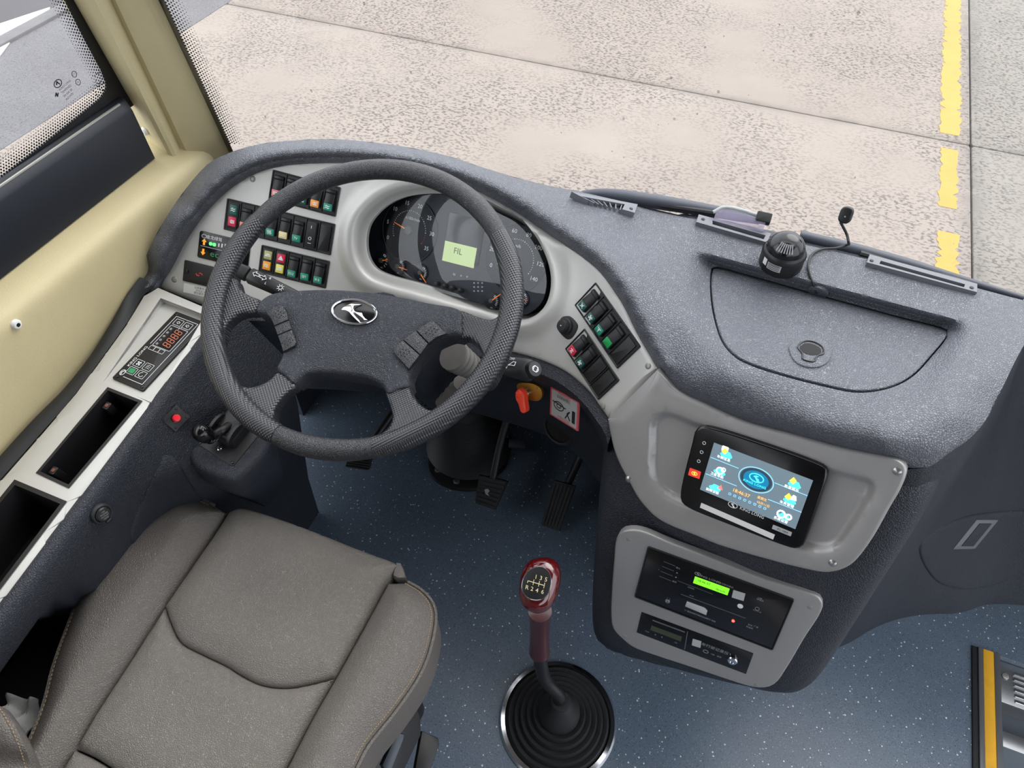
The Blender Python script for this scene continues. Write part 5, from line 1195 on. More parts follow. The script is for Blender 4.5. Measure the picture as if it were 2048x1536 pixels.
# seat base, slide box, side levers
MB().poly(LOC, rrect(.36, .42, .03, 4, -.56, .14), .08, .39).build('seat_base', 'black', seat)
MB().poly(LOC, rrect(.42, .5, .02, 3, -.55, .12), 0, .08, .01).build('base_plate', 'black', seat)
ls = Frame(atZ(800, 1400, .30), (.75, -.1, .65), (.35, .94, 0))
MB().poly(ls, [ls.uv(*p) for p in [(722, 1545), (760, 1470), (838, 1345), (842, 1360), (828, 1400), (842, 1430), (843, 1470), (800, 1560), (760, 1620)]], -.05, .0, .004).build('side_shroud', 'black', seat)
lv = Frame(atZ(785, 1505, .33), (.5, -.1, .86), (.45, .9, 0)); MB().poly(lv, [lv.uv(*p) for p in [(763, 1530), (793, 1465), (808, 1468), (806, 1480), (782, 1540), (770, 1545)]], -.012, .004, .003).build('adjuster_handle', 'dark_steel', seat)
lv = Frame(atZ(850, 1500, .20), (.3, 0, .95)); MB().poly(lv, [lv.uv(*p) for p in [(828, 1545), (843, 1462), (876, 1476), (878, 1490), (858, 1545)]], -.02, .004, .003).build('slide_bracket', 'black', seat)
# backrest with wing
bk_o = [(-.24, 0), (.24, 0), (.25, .25), (.23, .62), (.17, .74), (-.17, .74), (-.23, .62), (-.25, .25)]
FB = Frame((-.56, -.17, .44), (0, 1, .22), (-1, 0, 0)); slab(FB, np.array(smooth_closed(bk_o, 80)), .10, .03, 0, (), .03, .03, .1).build('backrest', 'leather_side', seat, smooth=60)
wg = [atZ(0, 1412, .55), atZ(22, 1445, .55), atZ(45, 1495, .53), atZ(58, 1540, .5), atZ(66, 1620, .5)]
wl2 = [p+A(-.06, -.02, .015) for p in wg]; wl3 = [p+A(.0, -.02, -.10) for p in wg]
loft([wl3, [p+A(.004, 0, -.02) for p in wg], wg, [p+A(-.02, -.004, .010) for p in wg], wl2], 30, sub=3).build('backrest_wing', 'leather_side', seat)
P = smooth_closed([p+A(-.004, 0, .004) for p in wg], 60, closed=False); m = MB()
for k in range(0, 58, 2): m.tube([P[k], P[k+1]], .0009, 5)
o = m.build('stitching', 'stitch', seat); o['kind'] = 'stuff'
# white cloth in the corner behind the console wall and the dark bin
cl = MB(); r_ = random.Random(4); N_ = 14; base = [atZ(18, 1392, .37), atZ(84, 1403, .38), atZ(44, 1480, .37), atZ(10, 1435, .37)]
G = []
for i in range(N_):
    row = []
    for j in range(N_):
        a, b = i/(N_-1), j/(N_-1); p = (base[0]*(1-a)+base[1]*a)*(1-b)+(base[3]*(1-a)+base[2]*a)*b; row.append(p+A(0, 0, .012*math.sin(a*9+b*3)+.01*math.cos(b*8)))
    G.append(row)
cl.rings(G, (False, False), closed=False); cv = np.array(cl.v); V, Fc = solid(cv, np.tile(A(0, 0, 1.), (len(cv), 1)), [t for f in cl.f for t in ((f[0], f[1], f[2]), (f[0], f[2], f[3]))], .004)
tag(MB().add(V, Fc).build('white_cloth', 'cloth_white'), 'crumpled white cloth on the ledge left of the seat', 'cloth')
MB().poly(LOC, rrect(.12, .30, .03, 4, -.90, .04), 0, .35, .01).build('storage_ledge', 'black', sc)

# ------------------------------------------------------------------ gear lever
gb = atZ(1115, 1440, 0); gl = thing('gear_lever', gb, 'gear lever with glossy dark red knob and black ribbed boot in the floor', 'gear lever')
FG = Frame(gb, (0, 0, 1))
ring = MB(); Rg = np.linalg.norm(atZ(1231, 1440, 0)-atZ(999, 1440, 0))/2
ring.lathe(FG, 0, 0, [(Rg, -.002), (Rg+.001, .004), (Rg-.003, .009), (Rg-.011, .010), (Rg-.013, .006), (Rg-.013, -.002)], 64, (False, False)); ring.build('chrome_ring', 'chrome', gl)
prof = [(Rg-.012, .002)]
for k in range(5): r = Rg-.016-.0125*k; z = .010+.010*k; prof += [(r, z), (r-.003, z+.007), (r-.009, z+.005), (r-.0115, z+.004)]
prof += [(.042, .066), (.036, .082), (.028, .098), (.022, .112), (.019, .116), (.0195, .120), (.021, .124), (.019, .129), (.014, .130)]
MB().lathe(FG, 0, 0, prof, 56, (False, True)).build('lever_boot', 'rubber', gl)
k0 = FG.p(-.006, .002, .12); 
def gp(px, py, y): return atY(px, py, y)
yb = gb[1]
s_pts = [gb+A(-.004, 0, .11), gb+A(-.006, .002, .15), atY(1092, 1362, yb+.004), atY(1083, 1335, yb+.006), atY(1079, 1300, yb+.008)]
MB().tube(s_pts, .0125, 16, 24).build('lever_rod', 'black', gl)
h0, h1 = atY(1079, 1306, yb+.008), atY(1080, 1222, yb+.012); ax = unit(h1-h0); Lh = np.linalg.norm(h1-h0)
FH2 = Frame(h0, ax); MB().lathe(FH2, 0, 0, [(.0155, 0), (.0185, .003), (.019, .010), (.0175, .016), (.0165, Lh*.5), (.017, Lh*.85), (.019, Lh)], 28).build('lever_sleeve', 'sleeve_red', gl)
kc = atY(1080, 1180, yb+.012); k_n = unit(unit(CAM-kc)+A(-.05, -.12, .0))
FKb = Frame(kc+k_n*.012, k_n, (1, .2, 0))
mb = MB(); top_ = np.array(FKb.uv(1102, 1118)); botm = np.array(FKb.uv(1068, 1228))
KO = smooth_closed([FKb.uv(x, y) for x, y in [(1078, 1116), (1098, 1116), (1114, 1126), (1121, 1146), (1118, 1176), (1108, 1204), (1094, 1222), (1072, 1228), (1050, 1218), (1039, 1196), (1038, 1168), (1046, 1138), (1060, 1122)]], 60)
KO = KO if area2(KO) > 0 else KO[::-1]; R = []; cK = KO.mean(0)
for k in range(13):
    t = -math.pi/2+math.pi*k/12; s = math.cos(t)**.6 if abs(math.cos(t)) > 1e-6 else 0; R.append([FKb.p(*(cK+(q-cK)*max(s, .02)), .022*math.sin(t)-.006) for q in KO])
mb.rings(R).build('knob', 'knob_wood', gl)
DO = [FKb.uv(x, y, .012) for x, y in smooth_closed([(1078, 1133), (1092, 1138), (1101, 1150), (1102, 1168), (1096, 1188), (1085, 1198), (1068, 1200), (1053, 1193), (1044, 1178), (1046, 1158), (1058, 1140)], 40)]
dsk = MB().poly(FKb, DO, .002, .0166, .001).build('knob_disc', 'black', gl)
DOa = np.array(DO) if area2(DO) > 0 else np.array(DO)[::-1]; m = MB(); m.frame(FKb, offset(DOa, -.0006), offset(DOa, .0008), .010, .0172, .0002); m.build('disc_ring', 'chrome', dsk)
fd_ = Frame(FKb.px(1073, 1168, .0166), k_n, FKb.px(1090, 1172, .0166)-FKb.px(1056, 1164, .0166)); m = MB(); u = np.linalg.norm(FKb.px(1090, 1172, .0166)-FKb.px(1056, 1164, .0166))/34
for t, x, y in (('1', 1072, 1154), ('3', 1082, 1156.5), ('5', 1092, 1159.5), ('R', 1054, 1175), ('2', 1064, 1178), ('4', 1074, 1181), ('6', 1085, 1184)): q = fd_.uv(x, y); m.text(fd_, t, q[0], q[1], 11.5*u, .0004)
m.stroke(fd_, [fd_.uv(1055, 1165), fd_.uv(1056, 1161.5), fd_.uv(1089, 1171)], 1.3*u, 0, .0005)
for x, y in ((1067, 1164.5), (1078, 1167.5), (1088.5, 1171)): m.stroke(fd_, [fd_.uv(x+1, y-5), fd_.uv(x-1, y+5)], 1.1*u, 0, .0005)
m.build('shift_pattern', 'cream_print', dsk, smooth=None)

# ------------------------------------------------------------------ tablet
ft, w, h = FT.rect([(1405, 857), (1655, 938), (1597, 1098), (1359, 1012)], -.002)
tb = thing('multimedia_tablet', ft.p(0, 0), 'black multimedia tablet with lit blue menu screen in the grey fascia', 'tablet')
to = [FT.uv(x, y, .012) for x, y in smooth_closed([(1384, 884), (1390, 862), (1402, 853), (1420, 855), (1520, 886), (1640, 930), (1652, 938), (1654, 952), (1640, 1000), (1612, 1078), (1604, 1094), (1590, 1098), (1570, 1093), (1470, 1055), (1372, 1014), (1362, 1004), (1360, 988)], 90)]
MB().poly(FT, to, -.012, .012, .003, 3).build('tablet_case', 'black_gloss', tb)
fs_, sw, sh = FT.rect([(1428.6, 884.7), (1625.6, 960.8), (1591.4, 1058), (1399.8, 979)], .012)
scn = MB().rbox(fs_, 0, 0, sw, sh, .0005, -.002, .0006).build('screen', 'screen_bg', tb)
HZ = .0008
def su_(x, y): return fs_.uv(1340+x*.2441, 840+y*.2441, .0006)      # from crop pixels
m = MB(); 
for a, b in (((335, 305), (560, 395)), ((295, 440), (545, 540)), ((860, 515), (1125, 620)), ((805, 650), (1075, 755))): m.stroke(fs_, [su_(*a), su_(*b)], .0009, HZ, HZ+.0002)
c = su_(705, 490); m.stroke(fs_, ell(.0235, .0175, 36, *c), .0011, HZ+.0002, HZ+.0005, True); m.build('screen_lines', 'screen_line', scn, smooth=None)
m = MB(); m.flat(fs_, ell(.0215, .016, 36, *c), HZ); m.build('emblem_disc', 'screen_dark', scn, smooth=None); m = MB(); m.flat(fs_, ell(.0172, .0128, 36, *c), HZ+.0002); m.build('emblem_glow', 'screen_blue', scn, smooth=None)
m = MB(); logo_flat(m, fs_, c[0], c[1]+.003, .0095, HZ+.0004); m.text(fs_, 'KING LONG', c[0], c[1]-.0065, .0046, HZ+.0006, sx=1.25); m.build('emblem_text', 'screen_cyan', scn, smooth=None)
m = MB(); q = su_(600, 605); m.text(fs_, '18:46:37', q[0]-.003, q[1], .0072, HZ+.0003); q = su_(755, 645); m.text(fs_, '星期五', q[0], q[1], .0044, HZ+.0003); q = su_(765, 690); m.text(fs_, '03月11日', q[0], q[1], .0044, HZ+.0003); m.build('clock_text', 'screen_orange', scn, smooth=None)
labels = (((465, 275), '车辆信息', 0), ((410, 415), '卫星导航', 1), ((372, 545), '故障诊断', 2), ((1025, 520), '影音娱乐', 3), ((985, 650), '车务管理', 4), ((935, 780), '系统设置', 5))
for (x, y), t, k in labels:
    q = su_(x, y); m = MB(); m.text(fs_, t, q[0]-.002, q[1]-.0085, .0048, HZ+.0003)
    if k == 0: m.poly(fs_, rrect(.009, .007, .001, 2, q[0]-.004, q[1]+.006), HZ, HZ+.0002)
    if k == 1: m.stroke(fs_, ell(.0048, .0048, 14, *q), .0015, HZ, HZ+.0004, True); m.stroke(fs_, ell(.003, .003, 10, q[0]+.004, q[1]+.003), .001, HZ, HZ+.0004, True)
    if k == 4: m.poly(fs_, [(q[0]-.001, q[1]), (q[0]+.008, q[1]+.001), (q[0]+.006, q[1]+.007), (q[0]+.002, q[1]+.008)], HZ, HZ+.0003)
    if k == 5: [m.stroke(fs_, ell(r, r, 12, q[0]+dx, q[1]), .002, HZ, HZ+.0004, True) for r, dx in ((.005, -.004), (.0035, .006))]
    m.build('icon_caption', 'screen_white', scn, smooth=None)
    m = MB(); m.flat(fs_, ell(.0085, .0035, 18, q[0], q[1]-.003), HZ-.00005); m.poly(fs_, [(q[0]-.006, q[1]-.002), (q[0]-.003, q[1]+.003), (q[0]+.004, q[1]+.003), (q[0]+.008, q[1]-.002)], HZ, HZ+.0001); m.build('icon_glow', 'screen_cyan', scn, smooth=None)
    if k in (0, 3, 4): m = MB(); m.poly(fs_, [(q[0]-.008, q[1]+.001), (q[0]-.002, q[1]-.002), (q[0]+.001, q[1]+.004), (q[0]-.004, q[1]+.008)], HZ+.0003, HZ+.0005); m.build('icon_accent', 'screen_yellow', scn, smooth=None)
    if k == 2: m = MB(); m.poly(fs_, [(q[0]+.003, q[1]-.001), (q[0]+.011, q[1]-.001), (q[0]+.007, q[1]+.006)], HZ+.0003, HZ+.0005); m.build('icon_accent', 'screen_red', scn, smooth=None)
m = MB()
for k in range(8): q = su_(490+41*k, 605+17*k); m.stroke(fs_, rrect(.003, .0028, .0005, 1, *q), .0006, HZ, HZ+.0003, True)
m.build('status_icons', 'screen_line', scn, smooth=None)
m = MB(); 
ftx = Frame(fs_.o, fs_.n, fs_.e1)
q = ftx.uv(1340+495*.2441, 840+722*.2441, .012); logo_flat(m, ftx, q[0], q[1], .0064, .0003); q = ftx.uv(1340+652*.2441, 840+787*.2441, .012); m.text(ftx, 'KING LONG', q[0], q[1], .0062, .0005)
for x, y, k in ((258, 210, 0), (237, 285, 1), (213, 360, 2)):
    q = ftx.uv(1340+x*.2441, 840+y*.2441, .012)
    m.stroke(ftx, ell(.0022, .0022, 10, *q), .0006, .0001, .0004, True)
m.build('bezel_print', 'white_print', tb, smooth=None)
fr_, w, h = FT.rect([(1340+165*.2441, 840+392*.2441), (1340+258*.2441, 840+425*.2441), (1340+238*.2441, 840+482*.2441), (1340+148*.2441, 840+448*.2441)], .012)
sk = MB().rbox(fr_, 0, 0, w, h, .0008, -.001, .0008).build('alarm_button', 'tablet_red', tb); m = MB(); logo_flat(m, fr_, 0, 0, .004, .0009); m.build('alarm_symbol', 'screen_yellow', sk, smooth=None)
fr_, w, h = FT.rect([(1340+258*.2441, 840+680*.2441), (1340+860*.2441, 840+938*.2441), (1340+845*.2441, 840+980*.2441), (1340+245*.2441, 840+715*.2441)], .012); MB().rbox(fr_, 0, 0, w, h, .0004, -.001, .0005).build('paper_strip', 'label_white', tb)
fr_, w, h = FT.rect([(1340+845*.2441, 840+857*.2441), (1340+1000*.2441, 840+920*.2441), (1340+990*.2441, 840+952*.2441), (1340+836*.2441, 840+890*.2441)], .012); ml = MB().rbox(fr_, 0, 0, w, h, .0004, -.001, .0006).build('model_label', 'label_grey', tb); m = MB(); m.text(fr_, 'KL-08A', w*.05, 0, h*.7, .0008, sx=1.1); m.build('label_text', 'black_print', ml, smooth=None)

# ------------------------------------------------------------------ recorders in the lower fascia
def c6(x, y): return (1200+x*.2344, 1040+y*.2344)
fr_, w, h = FW.rect([c6(425, 230), c6(1640, 680), c6(1470, 1095), c6(300, 650)], .002)
rc = thing('driving_recorder', fr_.p(0, 0), 'black driving recorder with green display and glowing red lamp', 'recorder')
MB().rbox(fr_, 0, 0, w, h, .001, -.006, .001, .0006).build('faceplate', 'black_gloss', rc)
PB_ = np.array(rrect(w, h, .001, 2)); m = MB(); m.frame(fr_, offset(PB_, -.002), PB_, -.002, .0022, .0005); m.build('bezel', 'black', rc)
def r6(x, y): return fr_.uv(*c6(x, y), .003)
fd2, dw, dh = FW.rect([c6(810, 480), c6(1105, 585), c6(1090, 642), c6(795, 535)], .003); dsp = MB().rbox(fd2, 0, 0, dw, dh, .0004, -.001, .0006).build('display', 'lcd_bright', rc)
m = MB(); m.text(fd2, '18:46:37', -dw*.22, dh*.12, dh*.42, .0008); m.text(fd2, '0km/h', dw*.28, -dh*.18, dh*.42, .0008); m.build('display_text', 'black_print', dsp, smooth=None)
m = MB(); q = r6(830, 475); logo_flat(m, fr_, q[0], q[1]+.002, .0045, .001); q = r6(1000, 535); m.text(fr_, 'KING LONG', r6(928, 508)[0], r6(928, 508)[1], .0052, .0013, sx=1.2); m.text(fr_, '汽车行驶记录仪', r6(1065, 560)[0], r6(1065, 560)[1], .0036, .0013)
for t, x, y in (('确认', 665, 418), ('▲', 655, 457), ('▼', 645, 497), ('返回', 632, 533), ('Ⅰ', 500, 430), ('打印机', 775, 588), ('IC卡', 780, 655), ('USB', 1365, 675), ('锂电池', 1365, 690), ('① 请使用前仔细阅读说明书 谢谢', 850, 825), ('型号', 1280, 905), ('厂家', 1330, 920), ('制造商', 1275, 925)): q = r6(x, y); m.text(fr_, t, q[0], q[1], .0034, .0013)
m.stroke(fr_, ell(.003, .003, 12, *r6(1340, 765)), .0005, .001, .0013, True); q = r6(1340, 785); m.text(fr_, 'CCC认证', q[0], q[1], .003, .0013)
m.build('lettering', 'grey_print', rc, smooth=None)
m = MB(); m.stroke(fr_, [r6(690, 640), r6(1240, 845)], .0008, .001, .0014); m.stroke(fr_, [r6(660, 525), r6(960, 640)], .0005, .001, .0013); 
for k in range(4): m.stroke(fr_, [r6(540-12*k, 360+42*k), r6(640-12*k, 400+42*k)], .0006, .001, .0013)
m.build('panel_seams', 'dim_print', rc, smooth=None)
MB().poly(fr_, [r6(740, 700), r6(890, 755), r6(915, 780), r6(905, 815), r6(725, 740)], .0005, .0025, .0005).build('card_tab', 'label_grey', rc)
q = r6(1195, 742); MB().poly(fr_, ell(.0042, .0042, 20, *q), .0005, .0018, .0004).build('round_seal', 'label_white', rc)
q = r6(575, 695); MB().lathe(fr_, q[0], q[1], [(.0038, .0005), (.0038, .003), (.0028, .0034), (.0024, .0016)], 16).build('socket_ring', 'steel', rc)
fq, qw, qh = FW.rect([c6(1140, 600), c6(1245, 625), c6(1222, 692), c6(1122, 655)], .003); MB().rbox(fq, 0, 0, qw, qh, .0006, -.001, .0006).build('blank_label', 'label_grey', rc)
q = r6(1135, 868); MB().lathe(fr_, q[0], q[1], [(.0022, .0005), (.0022, .002), (.0012, .003)], 12).build('red_lamp', 'led_red', rc)
fr_, w, h = FW.rect([c6(350, 780), c6(1315, 1140), c6(1240, 1310), c6(318, 960)], .002)
r2 = thing('data_recorder', fr_.p(0, 0), 'narrow black data recorder with round key lock below the driving recorder', 'recorder')
MB().rbox(fr_, 0, 0, w, h, .001, -.006, .0008, .0005).build('faceplate', 'black_gloss', r2)
fd2, dw, dh = FW.rect([c6(440, 900), c6(700, 995), c6(690, 1035), c6(430, 935)], .003); MB().rbox(fd2, 0, 0, dw, dh, .0004, -.002, .0006).build('display', 'lcd_off', r2)
m = MB(); m.stroke(fr_, [fr_.uv(*c6(450, 862), .003), fr_.uv(*c6(720, 962), .003)], .0014, .0006, .002); m.build('paper_slot', 'steel', r2, smooth=None)
m = MB(); m.stroke(fr_, [fr_.uv(*c6(745, 960), .003), fr_.uv(*c6(720, 1110), .003)], .0012, .0006, .0014); m.build('panel_joint', 'dim_print', r2, smooth=None)
fq, qw, qh = FW.rect([c6(795, 1015), c6(868, 1035), c6(855, 1090), c6(780, 1065)], .003); MB().rbox(fq, 0, 0, qw, qh, .0005, -.001, .0006).build('blank_label', 'label_grey', r2)
m = MB(); q = fr_.uv(*c6(960, 1100), .003); m.text(fr_, '汽车行驶记录仪', q[0], q[1], .0072, .0012); q = fr_.uv(*c6(900, 1130), .003); m.stroke(fr_, ell(.004, .003, 14, *q), .0008, .0008, .0012, True)
for t, x, y in (('打印', 400, 960), ('▲', 470, 985), ('▼', 525, 1008), ('OK', 645, 1055), ('USB', 960, 1155), ('数据', 1015, 1175)): q = fr_.uv(*c6(x, y), .003); m.text(fr_, t, q[0], q[1], .0034, .0012)
m.build('lettering', 'grey_print', r2, smooth=None)
q = fr_.uv(*c6(1130, 1200), .004); MB().lathe(fr_, q[0], q[1], [(.0078, .0005), (.0078, .005), (.0065, .0065), (.004, .0065), (.0038, .005), (.002, .005)], 24).build('key_lock', 'chrome', r2)
# ------------------------------------------------------------------ placing things on built surfaces by ray casting from the camera
on_dash0 = caster(dtop)
def on_dash(px, py):
    p, n = on_dash0(px, py)
    return (p, n) if p is not None else (atZ(px, py, .842), A(0, 0, 1.))
# ------------------------------------------------------------------ passenger side of the dashboard
tc_ = [atZ(x, y, float(tps([(x, y)])[0])) for x, y in [(1700, 975), (1813, 938), (1850, 935), (1900, 905), (1945, 872), (1975, 835), (2005, 775), (2048, 690), (2100, 620)]] + [A(.8, 1.0, .84), A(1.3, 1.02, .84)]
bc_ = [atZ(x, y, 0) for x, y in [(1600, 1330), (1640, 1310), (1700, 1285), (1745, 1258), (1790, 1240), (1850, 1229), (1920, 1226), (1975, 1209), (2060, 1212)]] + [A(1.0, 1.12, 0), A(1.35, 1.13, 0)]
tcR = smooth_closed(tc_, 60, closed=False); bcR = smooth_closed(bc_, 60, closed=False)
cur = []
for t, push in ((0, 0), (.03, -.008), (.08, -.012), (.2, .0), (.4, .035), (.62, .045), (.82, .03), (.95, .008), (1, 0)):
    cur.append([p*(1-t)+q*t+A(.25, 1, 0)*push for p, q in zip(tcR, bcR)])
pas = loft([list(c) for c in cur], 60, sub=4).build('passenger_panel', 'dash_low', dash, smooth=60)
on_pas = caster(pas)
def surf_patch(poly, cast, lift, th, spacing, edge_px=3, name='', m='', parent=None):
    O = dens(np.array(poly, float), spacing*.7); ex = list(offset(O, edge_px*.4))+list(offset(O, edge_px)); P, T = cdt(O, [], spacing, ex); d = dist_many(O, P); P3 = []; N3 = []; ok = []
    for (x, y), q in zip(P, d):
        p, n = cast(x, y)
        if p is None: ok.append(False); P3.append(A(0, 0, 0)); N3.append(A(0, 0, 1)); continue
        ok.append(True); k = min(q/edge_px, 1); P3.append(p+n*(lift*math.sqrt(max(0, 1-(1-k)**2)))); N3.append(n)
    T = [t for t in T if all(ok[i] for i in t)]; V, Fc = solid(P3, N3, T, th); return MB().add(V, Fc).build(name, m, parent, smooth=60)
gdo = smooth_closed([(1838, 1096), (1870, 1062), (1905, 1042), (1950, 1028), (2048, 1020), (2110, 1018), (2110, 1105), (2048, 1130), (2015, 1158), (1980, 1172), (1920, 1178), (1870, 1160)], 70)
gd = surf_patch(gdo, on_pas, .004, .003, 14, 5, 'glove_box_door', 'dash_low', dash)
p, n = on_pas(1950, 1066); fh, w, h = Frame(p, n).rect([(1945, 1040), (1988, 1038), (1955, 1096), (1910, 1095)], .004)
MB().rbox(fh, 0, 0, w, h, .002, -.004, .003, .001).build('handle_frame', 'vent_grey', gd); MB().rbox(fh, w*.02, 0, w*.55, h*.78, .0015, .002, .0042, .0008).build('handle_paddle', 'dash_low', gd)
e0 = tcR[-24:]; MB().rings([[A(x, wsy(x)-.012, .842) for x in np.linspace(.50, 1.38, 24)], [A(x, wsy(x)-.06, .846) for x in np.linspace(.50, 1.38, 24)], [A(x, min(wsy(x)-.07, .985+.02*(x > .7)), .842) for x in np.linspace(.52, 1.38, 24)]], (False, False), closed=False).build('windscreen_shelf', 'dash', dash)
# ------------------------------------------------------------------ defroster vents on the windscreen shelf
def vent(c, slot, label, fins, screws):
    p, n = on_dash(*np.mean(np.array(c), 0)); fr, w, h = Frame(p, n).rect(c, .002)
    t = thing('defroster_vent', p, label, 'air vent', 'defroster vents along the windscreen'); U = [Frame(p, n).uv(*q, .002) for q in c]; F0 = Frame(p, n); U = np.array(U); U = U if area2(U) > 0 else U[::-1]
    S = np.array([F0.uv(*q, .004) for q in slot]); S = S if area2(S) > 0 else S[::-1]
    P, T = cdt(dens(U, .012), [[tuple(q) for q in dens(S, .012)]], None); V, Fc = solid([F0.p(u, v, .0075) for u, v in P], [n]*len(P), T, .011); MB().add(V, Fc).build('vent_frame', 'vent_grey', t, smooth=30)
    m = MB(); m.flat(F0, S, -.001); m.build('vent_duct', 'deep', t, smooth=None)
    for k in range(fins):
        f = (k+.6)/fins; a = S[0]*(1-f)+S[1]*f; b = S[3]*(1-f)+S[2]*f; m = MB(); m.stroke(F0, [a, b], .0016, -.001, .006); m.build('vent_fin', 'vent_grey', t)
    for x, y in screws: u, v = F0.uv(x, y, .007); MB().lathe(F0, u, v, [(.003, .006), (.003, .0085), (.0015, .009)], 12).build('screw', 'rubber', t)
vent([(1141, 389), (1273, 414), (1267, 431), (1170, 404)], [(1160, 396), (1248, 412), (1243, 422), (1182, 406)], 'grey defroster vent with open fins at the brow end of the windscreen', 7, [(1262, 418)])
vent([(1396, 434), (1540, 472), (1532, 490), (1391, 449)], [(1424, 444), (1530, 474), (1526, 482), (1424, 452)], 'grey defroster vent partly behind the black dome camera', 0, [(1406, 439)])
vent([(1737, 514), (1951, 573), (1951, 590), (1731, 530)], [(1760, 525), (1928, 572), (1926, 578), (1757, 531)], 'long grey defroster vent nearest the right end of the windscreen', 0, [(1743, 522), (1943, 576)])
# ------------------------------------------------------------------ black dome camera on the dash
p, n = on_dash(1560, 528); dc_ = thing('dome_camera', p, 'black round dome camera with white labels on the dash top', 'camera')
FD = Frame(p-A(0, 0, .003), (0, 0, 1), (1, 0, 0)); s = 1.0
MB().lathe(FD, 0, 0, [(.032, 0), (.0335, .006), (.0335, .026), (.0322, .031), (.030, .034), (.0285, .034)], 40).build('camera_body', 'black', dc_)
sph = MB(); sph.lathe(FD, 0, 0, [(.030*math.cos(a), .031+.030*math.sin(a)) for a in np.linspace(-.2, 1.5, 14)], 36); sph.build('camera_dome', 'black_gloss', dc_)
rg = MB(); rg.lathe(FD, 0, 0, [(.0335, .025), (.0341, .027), (.0335, .029)], 40, (False, False)); rg.build('seam_ring', 'rubber', dc_)
dv = unit(A(*(CAM-p))*A(1, 1, 0)); az0 = math.atan2(dv[1], dv[0])
for k in range(-3, 4):
    a = az0+k*.15; q0 = FD.p(.0302*math.cos(.45)*math.cos(a), .0302*math.cos(.45)*math.sin(a), .031+.0302*math.sin(.45)); q1 = FD.p(.0302*math.cos(.95)*math.cos(a), .0302*math.cos(.95)*math.sin(a), .031+.0302*math.sin(.95)); MB().tube([q0, q1], .0011, 6).build('lens_slot', 'grey_print', dc_)
def curved_label(a0, a1, z0, z1, r, name, m, parent):
    mb = MB(); mb.rings([[FD.p(r*math.cos(a), r*math.sin(a), z) for a in np.linspace(a0, a1, 10)] for z in (z0, z1)], (False, False), closed=False); return mb.build(name, m, parent)
l1 = curved_label(az0-.55, az0+.12, .012, .024, .0339, 'label', 'label_grey', dc_); curved_label(az0-.85, az0-.62, .014, .026, .0339, 'label', 'label_white', dc_)
for z in (.014, .017, .020, .022): curved_label(az0-.50, az0+.05, z, z+.0009, .0341, 'label_line', 'black_print', l1)
# ------------------------------------------------------------------ microphone on a cable
pm = atY(1692, 430, 1.045); mc = thing('microphone', pm, 'small black capsule microphone on the windscreen with thin cable', 'microphone')
FMi = Frame(pm, (-.2, -.9, .45)); MB().poly(FMi, rrect(.019, .0255, .008, 5), -.005, .006, .003, 3).build('capsule', 'black', mc); MB().cyl(FMi, .0, -.002, .0012, .0055, .0064, 10).build('sound_hole', 'grey_print', mc)
pk, nk = on_dash(1636, 582); path = [FMi.p(-.004, -.012, 0), atY(1694, 470, 1.04), atY(1697, 484, 1.03), on_dash(1690, 496)[0]+A(0, 0, .006)]+[on_dash(x, y)[0]+A(0, 0, .003) for x, y in [(1672, 499), (1645, 501), (1625, 510), (1616, 528), (1617, 548), (1624, 568)]]+[pk+nk*.004]
MB().tube(path, .0021, 8, 60).build('cable', 'rubber', mc); MB().lathe(Frame(pk, nk), 0, 0, [(.0155, -.003), (.0155, .003), (.013, .0042), (.004, .0042)], 28).build('cable_grommet', 'dash', mc)
# ------------------------------------------------------------------ wipers outside the glass
wp = thing('windscreen_wiper', atY(1300, 405, 1.13), 'dark wiper arm lying along the lower windscreen edge near the brow', 'wiper')
MB().tube([atY(1165, 390, 1.12), atY(1200, 388, 1.12), atY(1300, 402, 1.125), atY(1400, 418, 1.13), atY(1520, 440, 1.13)], [.008, .013, .013, .011, .008], 10, 24).build('wiper_arm', 'wiper_dark', wp)
MB().tube([atY(1185, 396, 1.115), atY(1300, 408, 1.118), atY(1445, 428, 1.12)], .005, 8, 20).build('wiper_blade', 'rubber', wp)
wp = thing('windscreen_wiper', atY(1800, 530, 1.12), 'dark wiper arm behind the long right defroster vent', 'wiper')
MB().tube([atY(1600, 471, 1.12), atY(1700, 496, 1.12), atY(1800, 524, 1.12), atY(1930, 562, 1.12), atY(2046, 596, 1.12)], [.009, .010, .010, .007, .005], 10, 24).build('wiper_arm', 'wiper_dark', wp)
MB().tube([atY(1720, 506, 1.11), atY(1800, 530, 1.112), atY(1940, 568, 1.113)], .005, 8, 20).build('wiper_blade', 'rubber', wp)
# sensor module behind the glass
pm = atY(1480, 438, 1.06); sm_ = thing('rain_sensor', pm, 'clear purple sensor box with grey plug at the windscreen edge', 'sensor'); FMo = Frame(pm, (0, -.6, .8), atY(1530, 450, 1.06)-atY(1440, 430, 1.06))
MB().rbox(FMo, 0, -.004, .082, .024, .003, -.006, .006, .002).build('sensor_box', 'clear_plastic', sm_); MB().rbox(FMo, .036, .010, .024, .016, .002, -.008, .008, .001).build('plug', 'rubber', sm_)
MB().tube([FMo.p(-.045, 0, .004), FMo.p(-.03, .012, .004), FMo.p(0, .014, .003), FMo.p(.026, .012, 0)], .003, 8, 20).build('cable', 'label_grey', sm_)
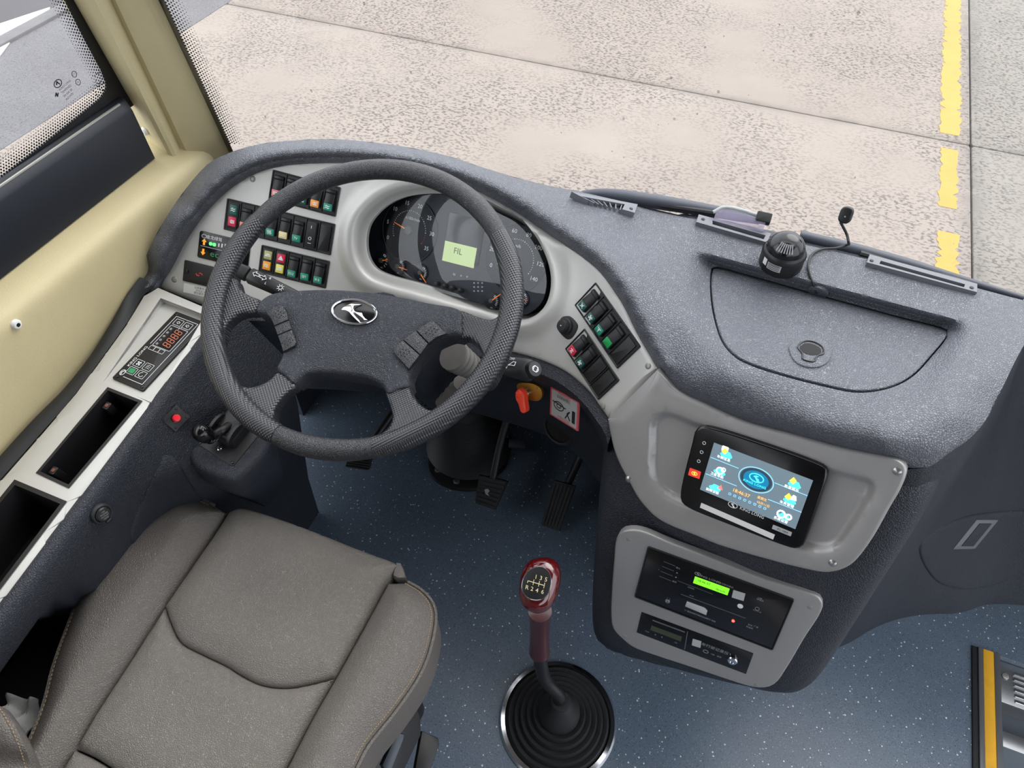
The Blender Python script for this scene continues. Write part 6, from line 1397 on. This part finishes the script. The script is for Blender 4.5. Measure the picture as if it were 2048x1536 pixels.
# ------------------------------------------------------------------ fixing pins on the pillar and side panel
pil = bpy.data.objects['trim_3']
for obj_, x, y, lab, nm in ((wall_left, 31, 648, 'white plastic fixing pin with dark core on the beige side panel', 'panel_pin'), (pil, 290, 262, 'white plastic fixing pin near the foot of the beige pillar', 'panel_pin')):
    p, n = caster(obj_)(x, y); f = Frame(p, n); t = thing(nm, p, lab, 'pin', 'white fixing pins'); MB().lathe(f, 0, 0, [(.0075, -.001), (.0075, .003), (.006, .0055), (.0035, .006)], 20).build('pin_head', 'label_white', t); MB().cyl(f, 0, 0, .0032, .004, .0064, 12).build('pin_core', 'black', t)
# ------------------------------------------------------------------ doorway edge and steps
step = thing('step_edge_strip', (.75, .5, 0), 'yellow and aluminium nosing strip along the floor edge at the doorway', 'nosing strip')
ye = .93
for x0, x1, m_, nm, hh in ((.722, .7335, 'rubber', 'rubber_edge', .004), (.7335, .744, 'steel', 'aluminium_rail', .007), (.744, .7655, 'yellow_strip', 'yellow_insert', .006), (.7655, .778, 'steel', 'aluminium_rail', .007)):
    MB().box(LOC, x0, x1, -1.0, ye, -.001 if x1 < .735 else -.002, hh, .0015).build(nm, m_, step)
MB().box(LOC, .735, .778, -1.0, ye, -.20, -.004).build('riser', 'dark_steel', step)
fl2 = struct(MB().poly(LOC, [(.778, -1.0), (1.45, -1.0), (1.45, .93), (.778, .93)], -.24, -.2).build('floor_step', 'floor_vinyl'))
tr1 = thing('step_tread_plate', (1.0, .88, -.2), 'ribbed aluminium tread plate across the doorway step', 'tread plate')
MB().box(LOC, .779, 1.44, .835, .929, -.2, -.018, .002).build('plate', 'steel', tr1)
for k in range(6): MB().box(LOC, .815, 1.44, .842+.0125*k, .849+.0125*k, -.019, -.014, .001).build('rib', 'chrome', tr1)
MB().lathe(Frame((.798, .895, -.018), (0, 0, 1)), 0, 0, [(.007, -.001), (.007, .003), (.004, .004)], 14).build('screw', 'screw', tr1)
tr2 = thing('step_tread_edge', (1.0, .74, -.2), 'plain aluminium edge bar below the ribbed tread plate', 'tread bar'); MB().box(LOC, .779, 1.44, .755, .79, -.2, -.05, .004).build('bar', 'steel', tr2); MB().box(LOC, .779, 1.44, .79, .835, -.2, -.07).build('bar_ledge', 'dark_steel', tr2)
